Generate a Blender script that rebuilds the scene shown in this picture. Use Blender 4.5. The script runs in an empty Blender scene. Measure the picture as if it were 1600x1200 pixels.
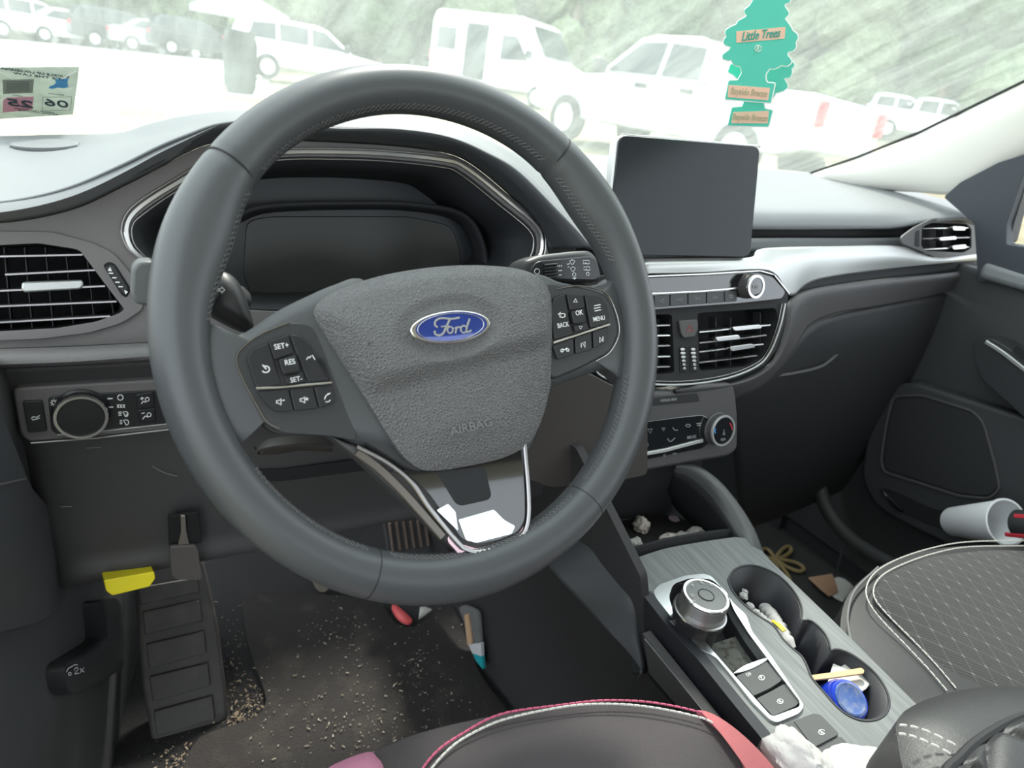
import bpy, bmesh, math, random
from math import sin, cos, pi, radians
from mathutils import Vector as V, Matrix, noise
random.seed(7)
SC = bpy.context.scene
COL = SC.collection

# ---------------------------------------------------------------- camera
CAM = V((-.2058, -.4288, .8244))
YAW, PITCH, ROLL, FPX = radians(32.02), radians(22.52), radians(-9.57), 1086.3
_f = V((sin(YAW)*cos(PITCH), cos(YAW)*cos(PITCH), -sin(PITCH)))
_r0 = V((cos(YAW), -sin(YAW), 0)); _d0 = _f.cross(_r0)
CR = _r0*cos(ROLL) + _d0*sin(ROLL)
CD = -_r0*sin(ROLL) + _d0*cos(ROLL)
CF = _f
cd = bpy.data.cameras.new('camera'); cam = bpy.data.objects.new('camera', cd); COL.objects.link(cam)
cam.matrix_world = Matrix(((CR.x, -CD.x, -CF.x, CAM.x), (CR.y, -CD.y, -CF.y, CAM.y), (CR.z, -CD.z, -CF.z, CAM.z), (0, 0, 0, 1)))
cd.sensor_fit = 'HORIZONTAL'; cd.sensor_width = 36; cd.lens = FPX/1600*36
cd.clip_start = .02; cd.clip_end = 400
cd.dof.use_dof = True; cd.dof.focus_distance = .62; cd.dof.aperture_fstop = 8.5
SC.camera = cam

# ---------------------------------------------------------------- light
w = bpy.data.worlds.new('world'); SC.world = w; w.use_nodes = True
bg = w.node_tree.nodes['Background']; bg.inputs[0].default_value = (.86, .94, 1.0, 1); bg.inputs[1].default_value = 1.15
sl = bpy.data.lights.new('sun', 'SUN'); sl.energy = 2.4; sl.angle = radians(8); sl.color = (1, .96, .88)
so = bpy.data.objects.new('sun', sl); COL.objects.link(so)
so.rotation_euler = V((.25, .55, .80)).to_track_quat('Z', 'Y').to_euler()   # sun high ahead of the car, to the right
SC.view_settings.view_transform = 'Standard'; SC.view_settings.look = 'None'
SC.view_settings.exposure = 1.42; SC.view_settings.gamma = 1; SC.view_settings.use_curve_mapping = False
try:
    SC.cycles.max_bounces = 8; SC.cycles.transparent_max_bounces = 12; SC.cycles.use_denoising = True
    SC.cycles.sample_clamp_indirect = 6
except Exception: pass

# ---------------------------------------------------------------- points from sight lines
def ray(px, py): return CF*FPX + CR*(px-800) + CD*(py-600)
def P(px, py, y=None, x=None, z=None):
    w = ray(px, py)
    if y is not None: t = (y-CAM.y)/w.y
    elif x is not None: t = (x-CAM.x)/w.x
    else: t = (z-CAM.z)/w.z
    return CAM + w*t
class Plane:
    def __init__(s, o, u, v):
        s.o = V(o); s.u = V(u).normalized(); s.n = s.u.cross(V(v)).normalized(); s.v = s.n.cross(s.u).normalized()
        if s.n.dot(CAM-s.o) < 0: s.n = -s.n
    def at(s, px, py, h=0):
        w = ray(px, py); t = (s.o + s.n*h - CAM).dot(s.n)/w.dot(s.n); return CAM + w*t
    def L(s, a, b, h=0): return s.o + s.u*a + s.v*b + s.n*h
    def loc(s, p): q = p-s.o; return q.dot(s.u), q.dot(s.v)
    def sc(s, px, py): return (s.at(px, py)-CAM).length/FPX
def Z(ox, oy, pts, k=4): return [(ox+a/k, oy+b/k) for a, b in pts]

# ---------------------------------------------------------------- curves
def cat(pts, n, closed=False):
    """n points evenly along a Catmull-Rom curve"""
    pts = [tuple(p) for p in pts]; d = len(pts[0]); m = len(pts); out = []
    segs = m if closed else m-1
    K = 12
    for i in range(segs):
        p1, p2 = pts[i % m], pts[(i+1) % m]
        p0 = pts[(i-1) % m] if closed or i > 0 else tuple(2*a-b for a, b in zip(p1, p2))
        p3 = pts[(i+2) % m] if closed or i < m-2 else tuple(2*b-a for a, b in zip(p1, p2))
        for k in range(K):
            t = k/K
            out.append(tuple(.5*((2*b)+(-a+c)*t+(2*a-5*b+4*c-e)*t*t+(-a+3*b-3*c+e)*t**3) for a, b, c, e in zip(p0, p1, p2, p3)))
    out.append(pts[0] if closed else pts[-1])
    return even(out, n, closed)
def even(out, n, closed=False):
    if closed and tuple(out[0]) != tuple(out[-1]): out = list(out)+[out[0]]
    L = [0]
    for a, b in zip(out, out[1:]): L.append(L[-1]+math.dist(a, b))
    res = []; j = 0; tot = L[-1]; cnt = n if closed else n-1
    for i in range(n):
        s = tot*i/cnt
        while j < len(L)-2 and L[j+1] < s: j += 1
        t = (s-L[j])/max(L[j+1]-L[j], 1e-9)
        res.append(tuple(a+(b-a)*t for a, b in zip(out[j], out[j+1])))
    return res
def rnd(pts, r, closed=True, k=5):
    """polygon with rounded corners"""
    out = []; m = len(pts)
    for i in range(m):
        if not closed and i in (0, m-1): out.append(tuple(pts[i])); continue
        a, b, c = pts[i-1], pts[i], pts[(i+1) % m]
        la = math.dist(a, b); lc = math.dist(b, c); rr = min(r, la*.45, lc*.45)
        p = tuple(bb+(aa-bb)*rr/max(la, 1e-9) for aa, bb in zip(a, b)); q = tuple(bb+(cc-bb)*rr/max(lc, 1e-9) for bb, cc in zip(b, c))
        for j in range(k+1):
            t = j/k; out.append(tuple((1-t)**2*x+2*t*(1-t)*y+t*t*z for x, y, z in zip(p, b, q)))
    return out
def box2(x0, y0, x1, y1): return [(x0, y0), (x1, y0), (x1, y1), (x0, y1)]
def quad_in(q, a0, b0, a1, b1):
    """sub-rectangle of a px quad TL,TR,BR,BL in 0..1 coordinates"""
    def at(a, b): return tuple((1-b)*((1-a)*q[0][i]+a*q[1][i])+b*((1-a)*q[3][i]+a*q[2][i]) for i in (0, 1))
    return [at(a0, b0), at(a1, b0), at(a1, b1), at(a0, b1)]

# ---------------------------------------------------------------- materials
MC = {}
def mat(name, c, rough=.5, metal=0, spec=.5, bump=None, coat=0, mottle=None, sheen=0, alpha=1, trans=0):
    if name in MC: return MC[name]
    m = bpy.data.materials.new(name); m.use_nodes = True; nt = m.node_tree; N = nt.nodes; L = nt.links
    b = N['Principled BSDF']; c = tuple(c)+(1,)
    b.inputs['Base Color'].default_value = c; b.inputs['Roughness'].default_value = rough
    b.inputs['Metallic'].default_value = metal; b.inputs['Specular IOR Level'].default_value = spec
    b.inputs['Coat Weight'].default_value = coat; b.inputs['Coat Roughness'].default_value = .03
    b.inputs['Sheen Weight'].default_value = sheen; b.inputs['Alpha'].default_value = alpha
    b.inputs['Transmission Weight'].default_value = trans
    tc = N.new('ShaderNodeTexCoord')
    if mottle:   # (scale, other colour, lo, hi)
        nz = N.new('ShaderNodeTexNoise'); nz.inputs['Scale'].default_value = mottle[0]; nz.inputs['Detail'].default_value = 6
        rp = N.new('ShaderNodeValToRGB'); rp.color_ramp.elements[0].position = mottle[2]; rp.color_ramp.elements[1].position = mottle[3]
        rp.color_ramp.elements[0].color = c; rp.color_ramp.elements[1].color = tuple(mottle[1])+(1,)
        L.new(tc.outputs['Object'], nz.inputs['Vector']); L.new(nz.outputs['Fac'], rp.inputs['Fac']); L.new(rp.outputs['Color'], b.inputs['Base Color'])
    if bump:     # (kind, scale, strength, distance)
        bp = N.new('ShaderNodeBump'); bp.inputs['Strength'].default_value = bump[2]; bp.inputs['Distance'].default_value = bump[3]
        if bump[0] == 'grain':
            t = N.new('ShaderNodeTexVoronoi'); t.feature = 'DISTANCE_TO_EDGE'; t.inputs['Scale'].default_value = bump[1]; o = t.outputs['Distance']
        elif bump[0] == 'weave':
            t = N.new('ShaderNodeTexMagic'); t.turbulence_depth = 1; t.inputs['Scale'].default_value = bump[1]; o = t.outputs['Fac']
        else:
            t = N.new('ShaderNodeTexNoise'); t.inputs['Scale'].default_value = bump[1]; t.inputs['Detail'].default_value = 4; o = t.outputs['Fac']
        L.new(tc.outputs['Object'], t.inputs['Vector']); L.new(o, bp.inputs['Height']); L.new(bp.outputs['Normal'], b.inputs['Normal'])
    MC[name] = m; return m
leather = mat('wheel_leather', (.062, .066, .070), .40, bump=('noise', 900, .15, .0005))
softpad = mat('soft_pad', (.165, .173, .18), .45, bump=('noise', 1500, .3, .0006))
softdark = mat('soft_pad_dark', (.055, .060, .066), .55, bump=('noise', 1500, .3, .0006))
fascia_m = mat('grey_fascia', (.15, .142, .14), .45, bump=('noise', 1200, .2, .0004))
grainy = mat('grained_plastic', (.12, .115, .115), .5, bump=('grain', 700, .45, .0008))
airbag_m = mat('airbag_grain', (.105, .105, .106), .45, bump=('grain', 430, .9, .0016))
plastic = mat('black_plastic', (.030, .031, .033), .45)
plastic2 = mat('charcoal_plastic', (.055, .053, .055), .55, bump=('noise', 1500, .25, .0005))
matte = mat('matte_black', (.012, .013, .015), .75)
cavity = mat('cavity_black', (.006, .007, .008), .8)
gloss = mat('piano_black', (.008, .009, .011), .08, coat=1)
screen_m = mat('screen_glass', (.016, .019, .023), .16, spec=.22)
cluster_m = mat('cluster_lens', (.030, .034, .038), .35)
chrome = mat('satin_chrome', (.78, .78, .77), .22, 1)
silver = mat('silver_paint', (.50, .51, .50), .38, .75)
darkchrome = mat('dark_chrome', (.35, .34, .34), .25, 1)
white = mat('white_print', (.75, .76, .76), .6)
greyprint = mat('grey_print', (.25, .26, .26), .6)
carpet = mat('carpet', (.024, .023, .025), .95, bump=('noise', 600, 1, .003), sheen=.1)
mat_m = mat('floor_mat', (.040, .035, .034), .95, bump=('noise', 500, 1, .003), mottle=(22, (.075, .066, .058), .52, .78))
rubber = mat('rubber_pad', (.085, .078, .077), .6, mottle=(30, (.13, .12, .11), .5, .8), bump=('noise', 300, .3, .001))
cream = mat('pillar_cream', (.84, .82, .76), .6, bump=('noise', 900, .2, .0004))
seat_m = mat('seat_cloth', (.045, .040, .042), .9, bump=('weave', 260, .5, .001), sheen=.15)
seat_m2 = mat('driver_seat_cloth', (.050, .043, .045), .95, bump=('noise', 900, .6, .001), sheen=.15)
seat_side = mat('seat_side_leather', (.018, .019, .020), .55, bump=('grain', 900, .4, .0006))
bolster = mat('red_lit_bolster', (.42, .12, .13), .8, bump=('noise', 900, .5, .001))  # reddish light on the bolster, put into its base colour
bolsterp = mat('pink_lit_bolster', (.50, .20, .30), .8, bump=('noise', 900, .5, .001))  # pink cast of light on the left bolster, also coloured in
thread = mat('pale_thread', (.55, .54, .50), .8)
threadr = mat('pink_thread', (.50, .10, .18), .8)
threadb = mat('black_thread', (.015, .015, .016), .7)
wood = mat('brushed_grey_trim', (.10, .105, .105), .45)
def brush():
    nt = wood.node_tree; N = nt.nodes; L = nt.links; b = N['Principled BSDF']
    tc = N.new('ShaderNodeTexCoord'); mp = N.new('ShaderNodeMapping'); mp.inputs['Scale'].default_value = (260, 14, 14)
    nz = N.new('ShaderNodeTexNoise'); nz.inputs['Scale'].default_value = 1.0; nz.inputs['Detail'].default_value = 5
    rp = N.new('ShaderNodeValToRGB'); rp.color_ramp.elements[0].position = .3; rp.color_ramp.elements[1].position = .75
    rp.color_ramp.elements[0].color = (.13, .14, .14, 1); rp.color_ramp.elements[1].color = (.22, .23, .225, 1)
    bp = N.new('ShaderNodeBump'); bp.inputs['Strength'].default_value = .3; bp.inputs['Distance'].default_value = .0005
    L.new(tc.outputs['Object'], mp.inputs[0]); L.new(mp.outputs[0], nz.inputs['Vector']); L.new(nz.outputs['Fac'], rp.inputs['Fac'])
    L.new(rp.outputs['Color'], b.inputs['Base Color']); L.new(nz.outputs['Fac'], bp.inputs['Height']); L.new(bp.outputs['Normal'], b.inputs['Normal'])
brush()

# ---------------------------------------------------------------- objects
ORG = {}
def thing(name, label, cat_, loc=(0, 0, 0), group=None):
    o = bpy.data.objects.new(name, None); COL.objects.link(o); o.location = loc; o.empty_display_size = .02
    ORG[o.name] = V(loc); o['label'] = label; o['category'] = cat_
    if group: o['group'] = group
    return o
def link(name, me, m, parent=None, smooth=True, bevel=0, solid=0, sub=0, segs=2):
    o = bpy.data.objects.new(name, me); COL.objects.link(o)
    org = V((0, 0, 0))
    if parent is not None: org = ORG[parent.name]; o.parent = parent; ORG[o.name] = org
    else:
        # a top-level mesh gets its origin at its base centre
        xs = [v.co for v in me.vertices]
        org = V(((min(c.x for c in xs)+max(c.x for c in xs))/2, (min(c.y for c in xs)+max(c.y for c in xs))/2, min(c.z for c in xs)))
        o.location = org; ORG[o.name] = org
    me.transform(Matrix.Translation(-org))
    if m: me.materials.append(m)
    if smooth: me.polygons.foreach_set('use_smooth', [True]*len(me.polygons))
    if solid:
        s = o.modifiers.new('s', 'SOLIDIFY'); s.thickness = solid; s.offset = -1
    if bevel:
        b = o.modifiers.new('b', 'BEVEL'); b.width = bevel; b.segments = segs; b.limit_method = 'ANGLE'; b.angle_limit = radians(35); b.harden_normals = False
        b.use_clamp_overlap = True
    if sub:
        b = o.modifiers.new('u', 'SUBSURF'); b.levels = sub; b.render_levels = sub
    if smooth and not sub:
        me.set_sharp_from_angle(angle=radians(38)) if hasattr(me, 'set_sharp_from_angle') else None
    return o
def tag(o, label, cat_, group=None, kind=None):
    o['label'] = label
    if kind != 'structure': o['category'] = cat_
    if group: o['group'] = group
    if kind: o['kind'] = kind
    return o
def struct(o, label=None):
    o['kind'] = 'structure'
    if label: o['label'] = label
    return o
def mesh(verts, faces):
    me = bpy.data.meshes.new('m'); me.from_pydata([tuple(v) for v in verts], [], faces); me.update(); return me
class MB:
    def __init__(s): s.v = []; s.f = []
    def add(s, v, f):
        k = len(s.v); s.v += [V(a) for a in v]; s.f += [tuple(i+k for i in q) for q in f]; return s
    def build(s, name, m, parent=None, **k): return link(name, mesh(s.v, s.f), m, parent, **k)
def grid(rows, nu, nv, curve=True):
    R = [(cat(r, nu) if curve else even(r, nu)) for r in rows]
    if len(R) > 2 or nv > 2:
        cols = [cat([r[i] for r in R], nv) if curve else even([r[i] for r in R], nv) for i in range(nu)]
    else: cols = [[r[i] for r in R] for i in range(nu)]; nv = len(R)
    v = []; f = []
    for i in range(nu): v += [V(c) for c in cols[i]]
    for i in range(nu-1):
        for j in range(nv-1):
            a = i*nv+j; f.append((a, a+1, a+nv+1, a+nv))
    # faces look towards the camera side
    s = 0
    for q in f[::max(1, len(f)//60)]:
        n = (v[q[1]]-v[q[0]]).cross(v[q[3]]-v[q[0]]); s += n.dot(CAM-v[q[0]])
    if s < 0: f = [q[::-1] for q in f]
    return v, f
def loft(name, rows, m, parent=None, nu=40, nv=24, solid=.004, curve=True, **k):
    rr = []
    for r in rows:
        rr.append([p if isinstance(p, V) else P(p[0], p[1], y=p[2]) for p in r])
    v, f = grid(rr, nu, nv, curve)
    return link(name, mesh(v, f), m, parent, solid=solid, **k)
def plate_data(pl, outline, h=0, th=.004, holes=(), off=None):
    """a plate whose front lies h above the plane; outline and holes in sight-line pixels"""
    bm = bmesh.new()
    def loop(o): 
        vs = [bm.verts.new(pl.at(a, b, h)) for a, b in o]
        return vs, [bm.edges.new((vs[i], vs[(i+1) % len(vs)])) for i in range(len(vs))]
    loops = [loop(outline)]+[loop(q) for q in holes]
    es = [e for l in loops for e in l[1]]
    if holes:
        r = bmesh.ops.triangle_fill(bm, edges=es, use_beauty=True, use_dissolve=False, normal=pl.n); fs = [g for g in r['geom'] if isinstance(g, bmesh.types.BMFace)]
    else:
        fs = [bm.faces.new(loops[0][0])]
    for f in fs:
        f.normal_update()
        if f.normal.dot(pl.n) < 0: f.normal_flip()
    front = {v: None for v in bm.verts}
    for v in list(front): front[v] = bm.verts.new(v.co-pl.n*th)
    for f in fs: bm.faces.new([front[v] for v in reversed(f.verts)])
    for vs, _ in loops:
        for i in range(len(vs)):
            a, b = vs[i], vs[(i+1) % len(vs)]
            try: bm.faces.new((a, b, front[b], front[a]))
            except ValueError: pass
    bmesh.ops.recalc_face_normals(bm, faces=bm.faces)
    me = bpy.data.meshes.new('m'); bm.to_mesh(me); bm.free(); return me
def plate(name, pl, outline, m, parent=None, h=0, th=.004, holes=(), bevel=.0008, **k):
    return link(name, plate_data(pl, outline, h, th, holes), m, parent, bevel=bevel, smooth=k.pop('smooth', True), **k)
def dome_data(pl, outline, h=0, height=.01, p=2.5, rings=10, n=72, hf=None, th=.01, wob=None):
    o = [pl.at(a, b, 0) for a, b in even(outline, n, True)]
    L2 = [pl.loc(q) for q in o]; cx = sum(a for a, b in L2)/n; cy = sum(b for a, b in L2)/n
    v = []; f = []
    def hh(a, b, s): return h + height*(1-s**p) + (hf(a, b, s) if hf else 0)
    # the back edge ring, then rings inwards
    for a, b in L2: v.append(pl.L(a, b, h-th))
    for r in range(rings):
        s = 1-(r/rings)**1.25
        for a, b in L2: x = cx+(a-cx)*s; y = cy+(b-cy)*s; v.append(pl.L(x, y, hh(x, y, s)))
    v.append(pl.L(cx, cy, hh(cx, cy, 0)))
    for r in range(rings):
        for i in range(n):
            j = (i+1) % n; f.append((r*n+i, r*n+j, (r+1)*n+j, (r+1)*n+i))
    c = len(v)-1
    for i in range(n): f.append((rings*n+i, rings*n+(i+1) % n, c))
    a = v[f[-1][0]]; nn = (v[f[-1][1]]-a).cross(v[c]-a)
    if nn.dot(pl.n) < 0: f = [q[::-1] for q in f]
    return v, f
def dome(name, pl, outline, m, parent=None, **k):
    dk = {q: k.pop(q) for q in ('h', 'height', 'p', 'rings', 'n', 'hf', 'th') if q in k}
    v, f = dome_data(pl, outline, **dk)
    return link(name, mesh(v, f), m, parent, **k)
def frame_axes(pts, i, closed):
    n = len(pts); a = pts[(i-1) % n] if closed or i > 0 else pts[i]; b = pts[(i+1) % n] if closed or i < n-1 else pts[i]
    return (b-a).normalized()
def sweep(pts, prof, up, closed=False):
    """prof(i, t) -> list of (side, up) offsets; up may be a vector or a function"""
    pts = [V(p) for p in pts]; v = []; f = []; n = len(pts); k = None
    for i, p in enumerate(pts):
        t = frame_axes(pts, i, closed); u = up(i) if callable(up) else V(up)
        s = t.cross(u).normalized(); u2 = s.cross(t).normalized(); pr = prof(i, i/max(1, n-1)); k = len(pr)
        v += [p+s*a+u2*b for a, b in pr]
    for i in range(n if closed else n-1):
        j = (i+1) % n
        for q in range(k): r = (q+1) % k; f.append((i*k+q, i*k+r, j*k+r, j*k+q))
    if not closed: f.append(tuple(range(k))[::-1]); f.append(tuple((n-1)*k+q for q in range(k)))
    return v, f
def circ(a, b=None, k=10):
    b = a if b is None else b
    return [(a*cos(2*pi*q/k), b*sin(2*pi*q/k)) for q in range(k)]
def tube(pts, r, k=8, closed=False, taper=None, up=(0, 0, 1), flat=1):
    def pr(i, t):
        rr = r*(taper(t) if taper else 1); return circ(rr, rr*flat, k)
    return sweep(pts, pr, up, closed)
def strip(pts, w, th, n, closed=False):
    """flat bar of width w, thickness th, along pts, facing n, its top th above the points"""
    b = min(w, th)*.25
    return sweep(pts, lambda i, t: [(-w/2, 0), (w/2, 0), (w/2, th-b), (w/2-b, th), (-w/2+b, th), (-w/2, th-b)], n, closed)
def pstrip(name, pl, px, w, m, parent=None, h=0, th=.001, closed=False, n=None, curve=True):
    q = (cat(px, n or len(px)*6, closed) if curve else px)
    v, f = strip([pl.at(a, b, h) for a, b in q], w, th, pl.n, closed)
    return link(name, mesh(v, f), m, parent)
def box(c, s, ax=None):
    ax = ax or (V((1, 0, 0)), V((0, 1, 0)), V((0, 0, 1))); c = V(c); v = []
    for i in (-.5, .5):
        for j in (-.5, .5):
            for k in (-.5, .5): v.append(c+ax[0]*s[0]*i+ax[1]*s[1]*j+ax[2]*s[2]*k)
    return v, [(0, 1, 3, 2), (4, 6, 7, 5), (0, 4, 5, 1), (2, 3, 7, 6), (0, 2, 6, 4), (1, 5, 7, 3)]
def cyl(c, ax, r, hgt, k=32, r2=None, prof=None):
    """lathe around ax from c; prof = [(radius, height)]"""
    c = V(c); a = V(ax).normalized(); s = a.orthogonal().normalized(); t = a.cross(s)
    prof = prof or [(r, 0), (r2 if r2 is not None else r, hgt)]
    v = []; f = []; n = len(prof)
    for rr, h in prof: v += [c+a*h+(s*cos(2*pi*q/k)+t*sin(2*pi*q/k))*rr for q in range(k)]
    for i in range(n-1):
        for q in range(k): r_ = (q+1) % k; f.append((i*k+q, i*k+r_, (i+1)*k+r_, (i+1)*k+q))
    f.append(tuple(range(k))[::-1]); f.append(tuple((n-1)*k+q for q in range(k)))
    return v, f
# printed marks: strokes and words laid on a plane
def text_mesh(s, size, bold=0, shear=0):
    c = bpy.data.curves.new('t', 'FONT'); c.body = s; c.size = size; c.align_x = 'CENTER'; c.align_y = 'CENTER'; c.extrude = size*.02; c.offset = bold*size; c.shear = shear
    c.resolution_u = 3
    o = bpy.data.objects.new('t', c); COL.objects.link(o); dg = bpy.context.evaluated_depsgraph_get(); me = bpy.data.meshes.new_from_object(o.evaluated_get(dg))
    v = [x.co.copy() for x in me.vertices]; f = [tuple(p.vertices) for p in me.polygons]
    bpy.data.objects.remove(o); bpy.data.curves.remove(c); bpy.data.meshes.remove(me); return v, f
def marks(name, pl, items, m, parent=None, h=0, ux=None, uy=None, th=.0003):
    """items: ('t', px, py, word, height px[, bold, width scale, mirrored]) or ('l', [(px,py)..], width px[, closed]) or ('f', outline)"""
    mb = MB(); ux = ux or pl.u; uy = uy or pl.v
    for it in items:
        if it[0] == 't':
            _, a, b, s, hp = it[:5]; bold = it[5] if len(it) > 5 else 0; ws = it[6] if len(it) > 6 else 1; mir = it[7] if len(it) > 7 else 1
            sh = it[8] if len(it) > 8 else 0
            k = pl.sc(a, b); v, f = text_mesh(s, hp*k*1.4, bold, sh); c = pl.at(a, b, h+th*.6)
            mb.add([c+ux*(q.x*ws*mir)+uy*q.y+pl.n*q.z for q in v], f if mir > 0 else [x[::-1] for x in f])
        elif it[0] == 'l':
            _, pts, wpx = it[:3]; cl = len(it) > 3 and it[3]; k = pl.sc(*pts[0])
            v, f = strip([pl.at(a, b, h) for a, b in pts], wpx*k, th, pl.n, cl); mb.add(v, f)
        else:
            me = plate_data(pl, it[1], h+th, th); mb.add([x.co.copy() for x in me.vertices], [tuple(p.vertices) for p in me.polygons]); bpy.data.meshes.remove(me)
    return mb.build(name, m, parent, smooth=False)
def ring_px(cx, cy, rx, ry=None, n=24, a0=0, a1=360):
    ry = ry or rx; c = (a1-a0) >= 360
    return [(cx+rx*cos(radians(a0+(a1-a0)*i/(n if c else n-1))), cy+ry*sin(radians(a0+(a1-a0)*i/(n if c else n-1)))) for i in range(n)]
def stitches(pts, r, m, name, parent, gap=.35, up=(0, 0, 1), L=.006):
    """a dashed seam along a 3D line"""
    pts = [V(p) for p in pts]; tot = sum((b-a).length for a, b in zip(pts, pts[1:])); n = max(2, int(tot/L)); q = [V(x) for x in even([tuple(p) for p in pts], n+1)]
    mb = MB()
    for a, b in zip(q, q[1:]):
        d = b-a; v, f = tube([a+d*gap*.5, a+d*.5+V(up)*r*.4, b-d*gap*.5], r, 5, up=up); mb.add(v, f)
    return mb.build(name, m, parent)
# ================================================================ STEERING WHEEL
TW, RW = radians(27.3), radians(7.5)
wx = V((1, 0, 0)); wy = V((0, sin(TW), cos(TW)))
WPL = Plane((0, 0, .66), wx*cos(RW)+wy*sin(RW), -wx*sin(RW)+wy*cos(RW))
wheel = thing('steering_wheel', 'black leather steering wheel with a blue oval badge on its airbag cover', 'steering wheel', (0, 0, .66))
RR = .1742
def rimpt(a, s=0, h=0): return WPL.L((RR+s)*cos(a), (RR+s)*sin(a), h)
# leather rim, thicker at the thumb grips and at the foot
def rim_prof(a):
    g = sum(math.exp(-((((a-c+pi) % (2*pi))-pi)/.22)**2) for c in (radians(28), radians(152)))
    b = math.exp(-((((a+pi/2+pi) % (2*pi))-pi)/.5)**2)
    return .0162+.0012*g+.002*b, .0185+.001*g-.002*b
def gripf(a): return sum(math.exp(-((((a-c+pi) % (2*pi))-pi)/.24)**2) for c in (radians(30), radians(152)))
seams = [radians(45), radians(135), radians(-59.3), radians(-120.7)]
vs = []; fs = []; NA, NK = 240, 24
for i in range(NA):
    a = 2*pi*i/NA; rs, rh = rim_prof(a)
    dent = sum(math.exp(-((((a-c+pi) % (2*pi))-pi)/.006)**2) for c in seams)
    for q in range(NK):
        t = 2*pi*q/NK; k = 1-.05*dent
        ins = gripf(a)*.006*max(0, -cos(t)); vs.append(WPL.L((RR-ins+rs*k*cos(t))*cos(a), (RR-ins+rs*k*cos(t))*sin(a), rh*k*sin(t)))
for i in range(NA):
    j = (i+1) % NA
    for q in range(NK): r = (q+1) % NK; fs.append((i*NK+q, j*NK+q, j*NK+r, i*NK+r))
link('rim', mesh(vs, fs), leather, wheel)
for c in seams:
    rs, rh = rim_prof(c); v, f = tube([WPL.L((RR+(rs*.975)*cos(t))*cos(c), (RR+rs*.975*cos(t))*sin(c), rh*.975*sin(t)) for t in [2*pi*q/28 for q in range(28)]], .0007, 6, True, up=WPL.n)
    link('seam', mesh(v, f), threadb, wheel)
# cross stitching on the inside of the rim
mb = MB()
for a0, a1 in ((-56, 42), (138, 236), (-118, -62), (48, 132)):
    n = int(abs(a1-a0)*pi/180*.152/.0036)
    for i in range(n):
        a = radians(a0+(a1-a0)*i/n); b = radians(a0+(a1-a0)*(i+.9)/n)
        if -22 < a0+(a1-a0)*i/n < 12 or 168 < a0+(a1-a0)*i/n < 202: continue
        def ip(a, t): rs, rh = rim_prof(a); rs += gripf(a)*.006; return WPL.L((RR-rs*1.01*cos(t))*cos(a), (RR-rs*1.01*cos(t))*sin(a), rh*1.01*sin(t))
        mb.add(*tube([ip(a, .55), ip(b, .28)], .00055, 5, up=WPL.n)); mb.add(*tube([ip(b, .55), ip(a, .28)], .00055, 5, up=WPL.n))
mb.build('stitching', mat('rim_thread', (.095, .095, .097), .6), wheel)
# spokes: leather covered arms that run out into the rim
def wbox(pts, **k): return pts
spL = [(300, 560), (318, 500), (345, 521), (372, 524), (395, 512), (430, 488), (478, 464), (520, 446), (565, 436), (610, 480), (640, 600), (640, 700), (560, 695), (520, 681), (440, 678), (412, 664), (392, 640), (370, 700), (330, 660)]
dome('spoke', WPL, cat(spL, 90, True), leather, wheel, h=.000, height=.006, p=8, th=.014, rings=8, n=90)
spR = [(1000, 560), (985, 470), (968, 430), (950, 440), (915, 446), (880, 440), (830, 430), (760, 500), (760, 640), (840, 620), (870, 603), (930, 582), (955, 577), (968, 590), (985, 600)]
dome('spoke', WPL, cat(spR, 90, True), leather, wheel, h=-.004, height=.008, p=8, th=.014, rings=8, n=90)
hubp = rnd([(520, 500), (545, 460), (600, 428), (700, 416), (800, 424), (862, 440), (868, 600), (835, 700), (800, 745), (700, 760), (640, 740), (560, 690), (520, 560)], 20)
plate('hub_shell', WPL, hubp, plastic, wheel, h=.003, th=.03, bevel=.003)
# lower V spoke
vout = [(515, 680), (560, 700), (620, 735), (700, 735), (800, 715), (822, 690), (829, 740), (828, 815), (820, 842), (800, 860), (745, 878), (718, 868), (690, 838), (640, 790), (570, 725)]
plate('lower_spoke', WPL, vout, plastic2, wheel, h=.004, th=.020, bevel=.002)
dk = [(560, 700), (600, 722), (640, 752), (668, 790), (700, 835), (722, 862), (745, 872)]
v, f = strip([WPL.at(a, b, .0045) for a, b in cat([(556, 706), (592, 733), (628, 768), (662, 806), (690, 838)], 30)], .006, .003, WPL.n); link('side_trim', mesh(v, f), mat('bronze_trim', (.16, .145, .13), .3, .8), wheel)
tr = cat([(556, 698), (602, 722), (640, 752), (668, 792), (695, 826), (714, 848)], 34)+cat([(722, 856), (745, 862), (785, 852), (812, 838), (823, 815), (824, 770), (818, 693)], 30)
v, f = strip([WPL.at(a, b, .0055) for a, b in tr], .0032, .0030, WPL.n); link('chrome_trim', mesh(v, f), darkchrome, wheel)
plate('foot_trim', WPL, rnd([(700, 836), (722, 850), (745, 857), (785, 848), (812, 832), (824, 815), (829, 826), (822, 845), (800, 861), (745, 879), (722, 872), (700, 848)], 5), mat('pink_reflection_chrome', (.60, .42, .46), .25, .9), wheel, h=.0056, th=.004)  # pink reflection on the spoke foot, put into the chrome colour
ins = rnd([(604, 735), (700, 738), (790, 715), (816, 694), (820, 770), (820, 812), (808, 832), (780, 843), (745, 850), (722, 842), (700, 812), (668, 768), (640, 742)], 8)
plate('gloss_insert', WPL, ins, gloss, wheel, h=.0058, th=.004)
plate('insert_recess', WPL, rnd([(680, 735), (758, 728), (770, 780), (715, 792)], 12), matte, wheel, h=.0064, th=.002)
plate('insert_reflection', WPL, rnd([(716, 812), (772, 796), (788, 812), (806, 822), (800, 835), (745, 849), (728, 845)], 3), mat('reflection_bright', (.62, .66, .66), .12, 1), wheel, h=.0066, th=.001)  # bright sky reflection in the gloss insert, put in as mirror plates
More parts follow.
